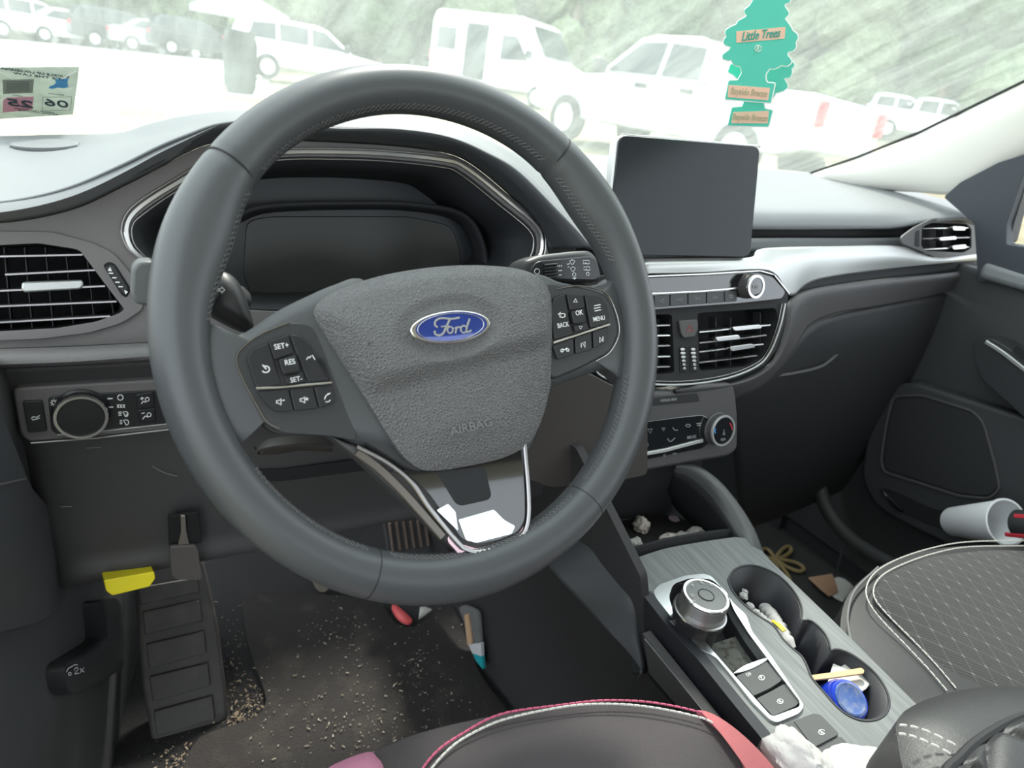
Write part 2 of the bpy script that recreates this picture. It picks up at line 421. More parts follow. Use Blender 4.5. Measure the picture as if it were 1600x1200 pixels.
plate('insert_reflection', WPL, rnd([(682, 797), (700, 787), (712, 800), (716, 830), (708, 822)], 3), mat('reflection_bright', (.62, .66, .66), .12, 1), wheel, h=.0066, th=.001)
# airbag cover
ab = cat([(486, 492), (497, 472), (530, 453), (600, 431), (690, 418), (770, 418), (822, 428), (846, 448), (854, 480), (853, 560), (850, 610), (838, 655), (818, 692), (780, 714), (720, 728), (665, 735), (637, 724), (610, 694), (570, 630), (530, 568), (500, 520)], 110, True)
ca, cb = WPL.loc(WPL.at(560, 590)), WPL.loc(WPL.at(850, 515))
cdx, cdy = cb[0]-ca[0], cb[1]-ca[1]; cl = math.hypot(cdx, cdy)
def crease(a, b, s):
    d = ((a-ca[0])*cdy-(b-ca[1])*cdx)/cl      # > 0 below the crease
    k = min(1, max(0, d/.016)); k = k*k*(3-2*k)
    up = min(1, max(0, -d/.07)); x, y = badge0
    r = math.hypot((a-x)/.036, (b-y)/.020); dimple = -.003*max(0, 1-max(0, r-.85)/.3) if r < 1.15 else 0
    return (-.0062*k*min(1, (1-s**8)*1.2) - .004*up*up + dimple)
badge0 = WPL.loc(WPL.at(704, 512, .02))
air = dome('airbag_cover', WPL, ab, airbag_m, wheel, h=.008, height=.014, p=7, th=.010, rings=34, n=150, hf=crease)
def mk_under(px, py): return WPL.at(px, py, .02)
APL = Plane(WPL.L(0, 0, .0215), WPL.u, WPL.v)
# badge
bd = thing_part = None
ell = lambda k, cx=704, cy=511: [(cx+k*(62.5*cos(t)*cos(-.10)-25.5*sin(t)*sin(-.10)), cy+k*(62.5*cos(t)*sin(-.10)+25.5*sin(t)*cos(-.10))) for t in [2*pi*i/60 for i in range(60)]]
BPL = Plane(WPL.L(0, 0, .0215), WPL.u, WPL.v)
badge = plate('badge', BPL, ell(1), chrome, wheel, h=.0012, th=.006, bevel=.0008)
ORG[badge.name] = ORG[wheel.name]
v, f = dome_data(BPL, ell(.90), h=.0012, height=.0012, rings=6, n=60, th=.001)
link('badge_face', mesh(v, f), mat('badge_blue', (.015, .045, .28), .2, .3, coat=1), badge)
pts = [BPL.at(a, b, .0016) for a, b in ell(.83)]
v, f = strip(pts, .0005, .0006, BPL.n, True); link('badge_line', mesh(v, f), chrome, badge)
q = lambda s: Z(400, 300, s)
st = [('l', cat(q([(1135, 845), (1118, 832), (1122, 806), (1150, 790), (1185, 790), (1225, 793), (1272, 785)]), 24), 3.0), ('l', cat(q([(1212, 795), (1192, 835), (1172, 880), (1145, 897), (1118, 886), (1118, 868)]), 20), 3.2),
      ('l', q([(1155, 842), (1205, 836)]), 2.2), ('l', ring_px(*q([(1213, 862)])[0], 4.2, 5.2, 18), 2.4, True), ('l', cat(q([(1226, 850), (1240, 852), (1252, 846)]), 8), 1.6), ('l', q([(1254, 843), (1246, 884)]), 2.6), ('l', cat(q([(1250, 860), (1262, 844), (1276, 846)]), 8), 2.4),
      ('l', ring_px(*q([(1298, 858)])[0], 4.6, 5.6, 18), 2.4, True), ('l', cat(q([(1335, 792), (1322, 830), (1314, 868), (1324, 876), (1346, 864)]), 16), 2.8)]
marks('badge_lettering', BPL, st, silver, badge, h=.0026)
# moulded marks on the cover
mm = mat('moulded_mark', (.16, .16, .16), .4)
APL2 = Plane(WPL.L(0, 0, .0142), WPL.u, WPL.v)
marks('moulded_lettering', APL2, [('t', 737, 667, 'AIRBAG', 13.5, 0, 1.12)], mm, wheel, h=.0026, th=.0008)
for (a, b), fl in (((584, 535), 1), ((817, 495), 1)):
    marks('horn_mark', APL, [('l', cat([(a-12, b+6), (a-11, b+1), (a-4, b-3), (a+6, b-4), (a+11, b-6)], 16), 1.2), ('l', ring_px(a+2, b, 7, 4, 16), 1.2, True)], mm, wheel, h=-.0012, th=.0006)
# button pods
HPL = Plane(WPL.L(0, 0, .007), WPL.u, WPL.v)
podL = rnd([(367, 560), (380, 540), (410, 520), (452, 503), (490, 508), (512, 560), (560, 690), (520, 682), (440, 677), (412, 662), (392, 625)], 14)
plate('switch_housing', HPL, podL, plastic, wheel, h=-.001, th=.008, bevel=.002)
pstrip('housing_trim', HPL, [(452, 504), (410, 521), (381, 541), (369, 560), (378, 590), (398, 628), (416, 658), (436, 670)], .0011, darkchrome, wheel, h=-.0012, th=.001)
podR = rnd([(852, 440), (905, 447), (945, 458), (962, 485), (968, 520), (955, 550), (910, 575), (862, 595), (850, 560)], 10)
plate('switch_housing', HPL, podR, plastic, wheel, h=-.001, th=.008, bevel=.002)
pstrip('housing_trim', HPL, [(868, 452), (905, 447), (944, 457), (961, 485), (967, 520), (953, 550), (930, 565)], .0011, darkchrome, wheel, h=-.0012, th=.001)
btn = mat('switch_black', (.016, .017, .019), .35)
def button(pts, ms=(), r=2.5, h=.002, m=None, pl=HPL, par=wheel, name='button', th=.003, mh=.0001, mm_=white):
    b = plate(name, pl, rnd(pts, r), m or btn, par, h=h, th=th, bevel=.0004)
    ORG[b.name] = ORG[par.name]
    if ms: marks('symbol', pl, ms, mm_, b, h=h+mh)
    return b
def spk(x, y, s=1):   # loudspeaker symbol
    return [('l', [(x-5*s, y-2*s), (x-2*s, y-2*s), (x+2*s, y-5*s), (x+2*s, y+5*s), (x-2*s, y+2*s), (x-5*s, y+2*s)], 1.3, True)]
button([(386, 560), (394, 546), (418, 536), (432, 578), (438, 600), (401, 606)], [('l', ring_px(415, 577, 6, 5, 12, -120, 150), 1.6), ('l', [(410, 570), (416, 577)], 1.6)], 4)
button([(420, 534), (450, 523), (458, 552), (429, 562)], [('t', 440, 541, 'SET+', 8, .004, .9)])
b = button([(436, 562), (462, 555), (469, 580), (443, 585)], [('t', 453, 566, 'RES', 8, .004, .9)], h=.0045, th=.006)
button([(444, 588), (472, 582), (478, 595), (449, 600)], [('t', 463, 593, 'SET-', 7.5, .004, .9)])
button([(453, 522), (470, 525), (484, 540), (501, 574), (514, 594), (482, 597), (462, 548)], [('l', [(479, 562), (482, 557)], 1.2), ('l', [(483, 560), (486, 556)], 1.2), ('l', [(488, 555), (492, 562)], 1.2)], 5)
button([(402, 612), (449, 608), (458, 642), (434, 644), (420, 636)], spk(437, 628)+[('l', [(441, 626), (445, 625)], 1.3)], 4)
button([(453, 608), (488, 605), (496, 638), (461, 642)], spk(474, 625)+[('l', [(477, 624), (482, 623)], 1.2), ('l', [(479, 621), (480, 626)], 1.2)], 3)
button([(491, 604), (518, 602), (524, 628), (500, 638)], [('l', cat([(507, 624), (509, 619), (513, 615)], 6), 1.3), ('l', [(512, 617), (516, 614)], 1.3), ('l', ring_px(511, 624, 5, 4, 8, 10, 120), 1.2)], 3)
pstrip('chrome_strip', HPL, [(400, 607), (430, 606), (518, 598)], .0014, chrome, wheel, h=.002, th=.0012, curve=False)
button([(862, 478), (866, 466), (882, 459), (894, 522), (866, 530)], [('t', 880, 508, 'BACK', 7.5, .004, .8), ('l', cat([(874, 495), (880, 496), (883, 493), (881, 490), (874, 491)], 12), 1.4), ('l', [(876, 488), (872, 491), (876, 494)], 1.3)], 3)
button([(886, 459), (911, 461), (914, 481), (891, 485)], [('l', [(896, 472), (899, 467), (902, 472)], 1.3, True)])
button([(893, 487), (912, 483), (916, 503), (897, 506)], [('t', 905, 489, 'OK', 7.5, .004, .9)], h=.0045, th=.006)
button([(897, 508), (917, 505), (920, 514), (899, 518)], [('l', [(904, 510), (910, 510), (907, 514)], 1.3, True)])
button([(914, 460), (938, 463), (948, 478), (952, 503), (923, 513)], [('t', 936, 498, 'MENU', 7, .004, .85), ('l', [(928, 478), (938, 476)], 1.3), ('l', [(928, 482), (938, 480)], 1.3), ('l', [(929, 486), (939, 484)], 1.3)], 4)
button([(864, 540), (896, 528), (897, 554), (872, 562)], [('l', cat([(876, 548), (879, 545), (882, 547), (885, 544), (888, 546)], 10), 1.3), ('l', ring_px(878, 548, 2), 1.2, True), ('l', ring_px(887, 547, 2), 1.2, True)], 3)
button([(899, 527), (924, 519), (925, 546), (900, 553)], [('l', [(910, 536), (914, 534), (914, 543)], 1.3, True), ('l', [(908, 536), (908, 543)], 1.2)], 3)
button([(927, 518), (951, 510), (949, 533), (928, 544)], [('l', [(937, 527), (941, 531), (937, 535)], 1.3, True), ('l', [(942, 526), (942, 534)], 1.2)], 3)
pstrip('chrome_strip', HPL, [(864, 536), (952, 507)], .0016, chrome, wheel, h=.002, th=.0012, curve=False)
# ================================================================ DASHBOARD
T14 = radians(14)
BP = Plane((0, .16, .64), (1, 0, 0), (0, sin(T14), cos(T14)))          # driver's fascia
SP = Plane((.36, .15, .65), (1, 0, 0), (0, sin(T14), cos(T14)))        # centre stack
QP = Plane((.58, .152, .65), (.47, .093, 0), (0, sin(T14), cos(T14)))  # passenger's fascia
def on(pl, pts, h=0): return [pl.at(a, b, h) for a, b in pts]
dash = thing('dashboard', 'grey soft-topped dashboard running the full width under the windscreen', 'dashboard', (.36, .3, .35))
clusterT = thing('instrument_cluster', 'switched-off instrument cluster in a chrome-lined recess behind the steering wheel', 'instrument cluster', (0, .2, .6))
R2 = [(-80, 352), (30, 345), (120, 325), (190, 292), (250, 262), (290, 240), (330, 225), (400, 218), (470, 220), (600, 227), (690, 238), (735, 256), (790, 300), (835, 345), (856, 390)]
R1 = [(-80, 325), (30, 312), (110, 292), (190, 258), (250, 228), (300, 208), (350, 192), (430, 187), (520, 200), (620, 201), (700, 213), (760, 238), (810, 268), (870, 328), (925, 385)]
RA = [(-80, 214, .62), (60, 211, .62), (180, 208, .56), (240, 194, .44), (300, 184, .38), (370, 177, .35), (450, 177, .33), (540, 180, .33), (620, 188, .33), (700, 198, .33), (760, 218, .33), (810, 246, .33), (880, 302, .32), (950, 380, .30)]
RM = [(-80, 262, .40), (30, 255, .38), (130, 240, .34), (210, 220, .30), (260, 208, .26), (310, 195, .24), (360, 184, .23), (430, 181, .22), (530, 190, .22), (620, 194, .22), (700, 205, .22), (760, 228, .22), (810, 257, .22), (875, 315, .22), (938, 383, .22)]
RB = [tuple(P(a, b, y=.62))[:1]+(.64, z) for a, b, z in ((-80, 214, .66), (60, 211, .66), (180, 208, .67), (300, 190, .70), (450, 200, .71), (620, 210, .72), (760, 225, .73), (880, 230, .74), (950, 240, .74))]
loft('top_pad', [on(BP, R2, -.002), on(BP, R1, .028), [P(*q[:2], y=q[2]) for q in RM], [P(*q[:2], y=q[2]) for q in RA], [V(q) for q in RB]], softpad, dash, nu=120, nv=44, solid=.006)
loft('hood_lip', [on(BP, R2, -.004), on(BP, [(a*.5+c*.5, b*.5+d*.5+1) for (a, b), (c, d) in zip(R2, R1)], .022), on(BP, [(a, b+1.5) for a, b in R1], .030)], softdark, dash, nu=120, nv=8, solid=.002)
# passenger side pad
b0 = [(900, 240, .62), (1000, 246, .60), (1100, 254, .60), (1190, 263, .60), (1270, 270, .58), (1340, 281, .52), (1400, 293, .45), (1460, 307, .38), (1512, 322, .32), (1534, 342, .27)]
b1 = [(900, 262, .48), (1000, 268, .48), (1100, 276, .47), (1190, 286, .47), (1270, 292, .45), (1340, 300, .41), (1400, 310, .36), (1460, 320, .32), (1510, 330, .29), (1534, 345, .265)]
b2 = [(900, 318, .30), (1000, 320, .30), (1100, 322, .30), (1190, 324, .30), (1270, 325, .295), (1340, 327, .29), (1400, 329, .285), (1460, 331, .275), (1508, 335, .265), (1533, 348, .255)]
b3 = [(900, 360, .275), (1000, 358, .275), (1100, 358, .275), (1190, 358, .27), (1270, 358, .265), (1340, 357, .26), (1400, 355, .255), (1440, 347, .25), (1500, 339, .25), (1532, 351, .25)]
loft('passenger_pad', [b0, b1, b2, b3], softpad, dash, nu=90, nv=40, solid=.006)
bk = [P(a, b, y=.62) for a, b in ((950, 243), (1100, 254), (1190, 263), (1270, 270), (1330, 275))]
loft('pad_groove', [[(900, 359, .285), (1190, 357, .285), (1340, 356, .275), (1440, 346, .262)], [(900, 378, .285), (1190, 373, .285), (1340, 373, .275), (1430, 372, .262)]], matte, dash, nu=20, nv=4)
loft('lower_band', [[(900, 378, .262), (1190, 372, .262), (1340, 372, .255), (1430, 371, .247)], [(900, 415, .25), (1190, 392, .25), (1340, 388, .245), (1450, 396, .242)]], softdark, dash, nu=20, nv=4)
loft('silver_trim', [[(1003, 404, .150), (1100, 403, .150), (1174, 402, .152), (1194, 388, .163), (1300, 385, .195), (1405, 385, .226), (1462, 402, .240), (1528, 397, .252)],
                     [(1003, 414, .144), (1100, 412, .144), (1180, 408, .147), (1218, 410, .156), (1300, 404, .186), (1400, 402, .215), (1462, 407, .232), (1528, 401, .245)],
                     [(1003, 428, .142), (1100, 426, .142), (1185, 421, .143), (1214, 430, .147), (1237, 462, .152), (1278, 437, .175), (1400, 419, .215), (1528, 406, .247)]], silver, dash, nu=80, nv=20, solid=.004)
loft('trim_shadow_gap', [[(1226, 458, .162), (1278, 434, .184), (1400, 416, .225), (1530, 402, .256)], [(1226, 478, .160), (1270, 454, .176), (1380, 438, .215), (1530, 420, .255)]], matte, dash, nu=30, nv=4)
loft('passenger_fascia', [[(1056, 607, .118), (1150, 596, .122), (1203, 566, .131), (1222, 520, .14), (1229, 476, .150), (1265, 452, .166), (1375, 436, .205), (1500, 424, .24), (1534, 412, .25)],
                          [(1056, 612, .112), (1156, 600, .116), (1208, 572, .126), (1232, 528, .133), (1242, 486, .142), (1275, 460, .158), (1376, 446, .197), (1500, 433, .233), (1534, 420, .245)],
                          [(1056, 622, .120), (1150, 618, .124), (1200, 594, .132), (1242, 545, .142), (1266, 508, .155), (1310, 489, .173), (1380, 477, .203), (1470, 459, .236), (1531, 440, .25)]], plastic2, dash, nu=90, nv=16, solid=.005)
glov = thing('glove_box', 'dark glove box lid below the silver trim on the passenger side', 'glove box', (.8, .25, .3))
loft('lid', [[(1140, 622, .128), (1200, 590, .140), (1262, 512, .165), (1312, 490, .185), (1400, 474, .215), (1478, 460, .243), (1532, 444, .256)],
             [(1145, 660, .165), (1210, 620, .17), (1290, 560, .18), (1350, 530, .195), (1420, 515, .22), (1490, 500, .25), (1545, 485, .27)],
             [(1150, 720, .22), (1230, 690, .22), (1310, 640, .22), (1380, 610, .235), (1440, 590, .25), (1500, 570, .28), (1560, 550, .30)],
             [(1160, 830, .30), (1240, 800, .29), (1330, 760, .29), (1400, 730, .30), (1460, 700, .31), (1520, 680, .33), (1580, 660, .35)]], mat('glove_black', (.020, .021, .023), .6), glov, nu=60, nv=30, solid=.008)
gp = Plane(P(1260, 575, y=.172), (1, .15, 0), (0, .45, .9))
pstrip('latch', gp, [(1214, 587), (1240, 583), (1275, 575), (1292, 566), (1312, 548)], .004, plastic2, glov, h=.002, th=.003)
pstrip('latch_edge', gp, [(1238, 554), (1250, 550), (1264, 547)], .002, plastic2, glov, h=.002, th=.002)

# driver's fascia with openings for the cluster and the side vent
clhole = cat([(222, 405), (205, 380), (204, 352), (224, 330), (275, 296), (345, 258), (440, 246), (520, 245), (600, 248), (688, 257), (722, 268), (785, 318), (832, 358), (839, 385), (826, 415), (760, 450), (600, 475), (400, 485), (262, 450)], 90, True)
vhole = rnd([(-70, 380), (0, 383), (60, 380), (124, 390), (160, 438), (195, 484), (186, 490), (150, 503), (90, 513), (0, 518), (-70, 520)], 7)
fo = cat(R2, 60)+[(858, 400), (852, 440), (840, 500), (820, 545), (560, 535), (420, 530), (330, 532), (240, 535), (120, 541), (0, 545), (-80, 548)]
plate('driver_fascia', BP, fo, fascia_m, dash, h=0, th=.006, holes=(clhole, vhole), bevel=.0006)
loft('ledge', [[(-80, 547, .133), (0, 545, .133), (120, 541, .134), (240, 535, .135), (420, 530, .136), (560, 533, .136)], [(-80, 553, .112), (0, 550, .112), (120, 546, .113), (240, 540, .114), (420, 533, .115), (560, 540, .116)],
               [(-80, 574, .104), (0, 570, .104), (120, 566, .104), (240, 559, .106), (420, 552, .107), (560, 556, .107)], [(-80, 580, .113), (0, 577, .113), (120, 572, .113), (240, 565, .114), (420, 557, .115), (560, 562, .116)]], grainy, dash, nu=60, nv=16)
loft('knee_panel', [[(-80, 578, .115), (0, 575, .115), (120, 570, .115), (240, 563, .115), (430, 552, .117), (700, 560, .12), (850, 570, .12)],
                    [(-60, 608, .124), (0, 603, .120), (120, 597, .120), (240, 590, .120), (430, 580, .12), (700, 590, .12), (860, 600, .12)],
                    [(-20, 650, .150), (14, 650, .125), (120, 645, .120), (260, 634, .120), (430, 620, .12), (700, 640, .125), (880, 650, .12)],
                    [(18, 705, .165), (42, 702, .128), (130, 690, .120), (270, 672, .120), (430, 655, .12), (700, 680, .125), (900, 700, .12)],
                    [(48, 790, .170), (66, 788, .130), (170, 778, .120), (290, 762, .120), (430, 745, .12), (700, 720, .13), (920, 730, .125)],
                    [(78, 880, .170), (94, 872, .130), (190, 858, .122), (300, 840, .122), (430, 822, .13), (680, 780, .15), (930, 748, .14)],
                    [(92, 926, .175), (112, 918, .140), (200, 900, .130), (300, 880, .130), (430, 855, .14), (640, 810, .16), (935, 762, .16)],
                    [(120, 880, .30), (150, 870, .28), (220, 850, .28), (300, 830, .28), (430, 800, .28), (640, 770, .28), (935, 740, .28)]], plastic2, dash, nu=80, nv=60, solid=.005)
# shelf slot below the column, left of it
pstrip('panel_gap', Plane(P(500, 740, y=.118), (1, 0, 0), (0, .1, 1)), [(392, 742), (440, 742), (560, 727), (640, 718)], .012, cavity, dash, h=.0005, th=.001, curve=False)
for a, b, c, d in ((236, 784, 276, 797), (256, 830, 268, 845)): pass
sc = mat('scratch', (.22, .22, .22), .7)
kp = Plane(P(200, 740, y=.120), (1, 0, 0), (0, .02, 1))
marks('scratches', kp, [('l', cat([(238, 728), (256, 738), (277, 744)], 8), 1.2), ('l', [(135, 700), (158, 699)], .8), ('l', [(95, 792), (113, 791)], .7)], sc, dash, h=.0015)

# --------------------------------------------------------------- instrument cluster
def ring_wall(pl, outline, h0, h1, k=1.0, n=80, c=None):
    o = even(outline, n, True); A = on(pl, o, h0); B = on(pl, o, h0); c = sum(B, V((0, 0, 0)))/n
    B = [c+(b-c)*k+pl.n*(h1-h0) for b in B]; return A, B
A, Bq = ring_wall(BP, clhole, -.001, -.085, .86)
mb = MB(); n = len(A); mb.add(A+Bq, [(i, (i+1) % n, n+(i+1) % n, n+i) for i in range(n)]); mb.build('shroud', mat('shroud_black', (.016, .018, .021), .7), clusterT, solid=.002)
me = mesh(Bq, [tuple(range(n))]); link('lens', me, cluster_m, clusterT, smooth=False, solid=.003)
CP = Plane(BP.o-BP.n*.083, BP.u, BP.v)
scp = rnd([(385, 345), (420, 338), (640, 338), (705, 352), (718, 385), (722, 430), (700, 470), (400, 480), (380, 430)], 14)
plate('display', CP, scp, mat('cluster_display', (.030, .032, .031), .3), clusterT, h=.002, th=.002)
loft('gauge_hood', [on(CP, [(372, 350), (420, 333), (540, 328), (640, 330), (710, 345), (735, 385), (740, 440)], .003), on(CP, [(360, 345), (415, 325), (540, 320), (645, 322), (725, 338), (755, 385), (760, 440)], .03)], mat('shroud_black', (.016, .018, .021), .7), clusterT, nu=40, nv=4)
bz = cat([(226, 408), (203, 384), (198, 353), (216, 326), (270, 290), (345, 251), (440, 239), (520, 238), (600, 241), (690, 250), (726, 262), (790, 312), (838, 354), (846, 385), (838, 408)], 120)
v, f = strip([BP.at(a, b, .0005) for a, b in bz], .0035, .002, BP.n); link('chrome_bezel', mesh(v, f), chrome, clusterT)
bz2 = [(a, b) for a, b in cat([(222, 410), (197, 384), (190, 353), (208, 322), (266, 284), (342, 244), (440, 233), (520, 232), (600, 235), (692, 244), (730, 256), (795, 307), (844, 351), (852, 385), (845, 410)], 120)]
v, f = strip([BP.at(a, b, .0005) for a, b in bz2], .0016, .0015, BP.n); link('outer_bezel', mesh(v, f), darkchrome, clusterT)
v, f = strip([BP.at(a, b, -.001) for a, b in cat([(230, 405), (209, 380), (207, 352), (226, 333), (276, 299), (345, 262), (440, 250), (520, 249), (600, 252), (686, 261), (718, 272), (780, 321), (826, 360), (833, 385), (824, 410)], 120)], .0014, .0012, BP.n); link('inner_bezel', mesh(v, f), darkchrome, clusterT)

# --------------------------------------------------------------- vents
def vent(name, label, pl, hole, slats, frame=None, knobs=(), depth=.045, vanes=0, fm=None, vm=None, nslant=0, edge=.0016):
    t = thing(name, label, 'air vent', tuple(on(pl, [hole[0]])[0]), 'dashboard air vents')
    A, B = ring_wall(pl, hole, -.0005, -depth, .92, 60); n = len(A)
    mb = MB(); mb.add(A+B, [(i, (i+1) % n, n+(i+1) % n, n+i) for i in range(n)]+[tuple(n+i for i in range(n))]); mb.build('cavity', cavity, t)
    if frame: plate('frame', pl, frame, fm or fascia_m, t, h=.003, th=.003, holes=(hole,), bevel=.0006)
    if vanes:
        xs = [q[0] for q in hole]; x0, x1 = min(xs)+6, max(xs)-4
        for i in range(vanes):
            x = x0+(x1-x0)*(i+.5)/vanes
            col = [q for q in hole if abs(q[0]-x) < 40] or hole; ya, yb = min(q[1] for q in col)+6, max(q[1] for q in col)-6
            p, q = pl.at(x-nslant, ya, -.022), pl.at(x+nslant, yb, -.022)
            v, f = strip([p, q], .0008, .012, pl.n); link('vane', mesh(v, f), plastic, t)
    for s in slats:
        p, q = on(pl, s[:2], .0006)
        n0 = pl.n; v, f = strip([p-n0*.014, q-n0*.014], .0018, .014, n0); sl_ = link('slat', mesh(v, f), plastic, t)
        v, f = strip([p, q], edge, .0010, n0); link('slat_edge', mesh(v, f), s[2] if len(s) > 2 else darkchrome, sl_)
    for k in knobs:
        me = plate_data(pl, rnd(k, 4), .0065, .012); link('tab', me, vm or silver, t, bevel=.0012)
    return t
vfr = rnd([(-75, 360), (0, 361), (80, 362), (140, 378), (176, 394), (205, 428), (224, 470), (222, 484), (190, 505), (140, 520), (60, 530), (0, 532), (-75, 534)], 12)
vent('side_air_vent', 'driver side air vent with a vertical thumbwheel, left of the instrument cluster', BP, vhole, [((-60, 402), (129, 398)), ((8, 429), (148, 422)), ((-60, 457), (164, 447)), ((-60, 481), (182, 471)), ((-60, 507), (172, 494))], frame=vfr,
     knobs=([(34, 441), (128, 438), (131, 446), (126, 452), (38, 457), (33, 452)],), vanes=8, nslant=6)
tw = thing('vent_thumbwheel', 'ribbed thumbwheel with white bars beside the driver side air vent', 'thumbwheel', tuple(BP.at(182, 440)))
plate('slot', BP, rnd([(160, 414), (170, 408), (180, 412), (206, 452), (198, 466), (190, 462)], 5), cavity, tw, h=.0034, th=.002)
plate('wheel', BP, rnd([(164, 418), (172, 413), (179, 416), (201, 452), (196, 461), (191, 459)], 3), btn, tw, h=.0052, th=.003)
marks('symbol', BP, [('f', [(168, 423), (172, 417), (175, 424)]), ('f', [(194, 453), (200, 456), (196, 460)])]+[('l', [(170+i*5, 427+i*7), (177+i*5, 427+i*7)], 1.6) for i in range(4)], white, tw, h=.0054)
ovh = rnd([(1090, 489), (1212, 481), (1216, 498), (1206, 535), (1192, 560), (1165, 573), (1093, 580)], 6)
cvh = rnd([(940, 494), (1050, 491), (1054, 583), (965, 588), (942, 575)], 6)
phole = rnd([(1441, 354), (1456, 348), (1511, 350), (1518, 358), (1518, 388), (1506, 395), (1446, 392), (1439, 384)], 4)
vent('centre_air_vent', 'centre air vent right of the hazard button with two chrome tabs', SP, ovh, [((1092, 519), (1203, 508), chrome), ((1092, 536), (1197, 524)), ((1092, 550), (1192, 538), chrome), ((1092, 567), (1182, 556))],
     knobs=([(1144, 511), (1188, 507), (1191, 513), (1148, 517)], [(1118, 527), (1155, 523), (1158, 530), (1121, 534)], [(1140, 542), (1176, 537), (1181, 543), (1143, 549)]), vm=chrome, vanes=5)
vent('centre_air_vent', 'centre air vent left of the hazard button, mostly behind the wheel rim', SP, cvh, [((943, 512), (1046, 508)), ((943, 527), (1046, 524), chrome), ((943, 543), (1046, 540)), ((945, 560), (1046, 557), chrome), ((950, 576), (1046, 573))], vanes=5)
pfr = rnd([(1408, 380), (1409, 370), (1428, 356), (1456, 342), (1480, 339), (1514, 341), (1526, 348), (1531, 368), (1531, 400), (1500, 402), (1462, 402), (1440, 393)], 5)
vent('side_air_vent', 'passenger side air vent at the far right end of the dashboard', QP, phole, [((1442, 357), (1512, 356), chrome), ((1441, 373), (1516, 371)), ((1440, 390), (1513, 386), chrome)], frame=pfr, fm=plastic2,
     knobs=([(1468, 371), (1494, 369), (1495, 374), (1469, 376)], [(1488, 353), (1508, 354), (1509, 360), (1490, 360)], [(1488, 384), (1510, 382), (1511, 388), (1490, 390)]), vm=chrome, depth=.03, vanes=2)
plate('thumb_slot', QP, rnd([(1431, 362), (1437, 359), (1437, 386), (1430, 384)], 2), cavity, dash, h=.0038, th=.001)
# defroster speaker grille on the left of the dash top
bpy.context.view_layer.update()
dg_ = bpy.context.evaluated_depsgraph_get()
def hit(px, py):
    r_ = SC.ray_cast(dg_, CAM, ray(px, py).normalized()); return r_[1]
ga, gb, gc = hit(20, 227), hit(120, 227), hit(70, 240)
GP = Plane(hit(70, 227), gb-ga, hit(70, 219)-gc)
gr = thing('speaker_grille', 'oval ribbed speaker grille in the left corner of the dash top', 'speaker grille', tuple(GP.o))
plate('surround', GP, ring_px(70, 227, 55, 8, 40), mat('grille_grey', (.05, .055, .06), .6), gr, h=.0010, th=.006, bevel=.0005)
for i in range(26):
    a = -50+i*4; hgt = 7*math.sqrt(max(0, 1-((a)/55)**2))
    pstrip('rib', GP, [(70+a-1.5, 227+hgt), (70+a+1.5, 227-hgt)], .0035, softpad, gr, h=.0012, th=.002, curve=False)

# --------------------------------------------------------------- headlight switch panel
hs = thing('headlight_switch_panel', 'switch panel with a silver-ringed rotary light knob left of the wheel', 'switch panel', (-.2, .12, .53))
HP_ = Plane(P(150, 645, y=.112), (1, 0, 0), (0, .02, 1))
plate('frame', HP_, rnd([(20, 607), (240, 594), (330, 590), (340, 652), (262, 672), (45, 691), (32, 680)], 11), fascia_m, hs, h=0, th=.012, bevel=.0015)
plate('panel', HP_, rnd([(75, 622), (86, 619), (240, 610), (330, 604), (336, 645), (262, 661), (88, 679), (80, 672)], 6), mat('switch_panel_black', (.014, .015, .017), .4), hs, h=.0012, th=.004)
pstrip('panel_edge', HP_, [(48, 692), (150, 684), (262, 671), (330, 660)], .0010, silver, hs, h=.0004, th=.001, curve=False)
pstrip('panel_edge', HP_, [(90, 679), (170, 672), (262, 662), (330, 654)], .0008, silver, hs, h=.0008, th=.001, curve=False)
for nm, q, ms in (('liftgate_button', [(35, 628), (66, 626), (74, 674), (44, 677)], [('l', cat([(49, 654), (52, 651), (57, 652), (62, 649)], 10), 1.3), ('l', cat([(50, 656), (56, 655), (62, 653)], 8), 1.3)]),
                  ('dimmer_button', [(212, 617), (240, 612), (242, 637), (214, 640)], [('l', [(219, 623), (225, 622)], 1.3), ('l', [(222, 620), (222, 625)], 1.3), ('l', cat([(221, 631), (224, 627), (228, 629)], 8), 1.3), ('l', ring_px(230, 624, 3), 1.1, True)]),
                  ('dimmer_button', [(214, 641), (242, 638), (244, 658), (218, 661)], [('l', [(221, 646), (226, 645)], 1.3), ('l', cat([(223, 655), (227, 650), (231, 652)], 8), 1.3), ('l', ring_px(233, 648, 3), 1.1, True)])):
    b = plate(nm, HP_, rnd(q, 4), btn, hs, h=.0022, th=.005, bevel=.0006); marks('symbol', HP_, ms, white, b, h=.0023)
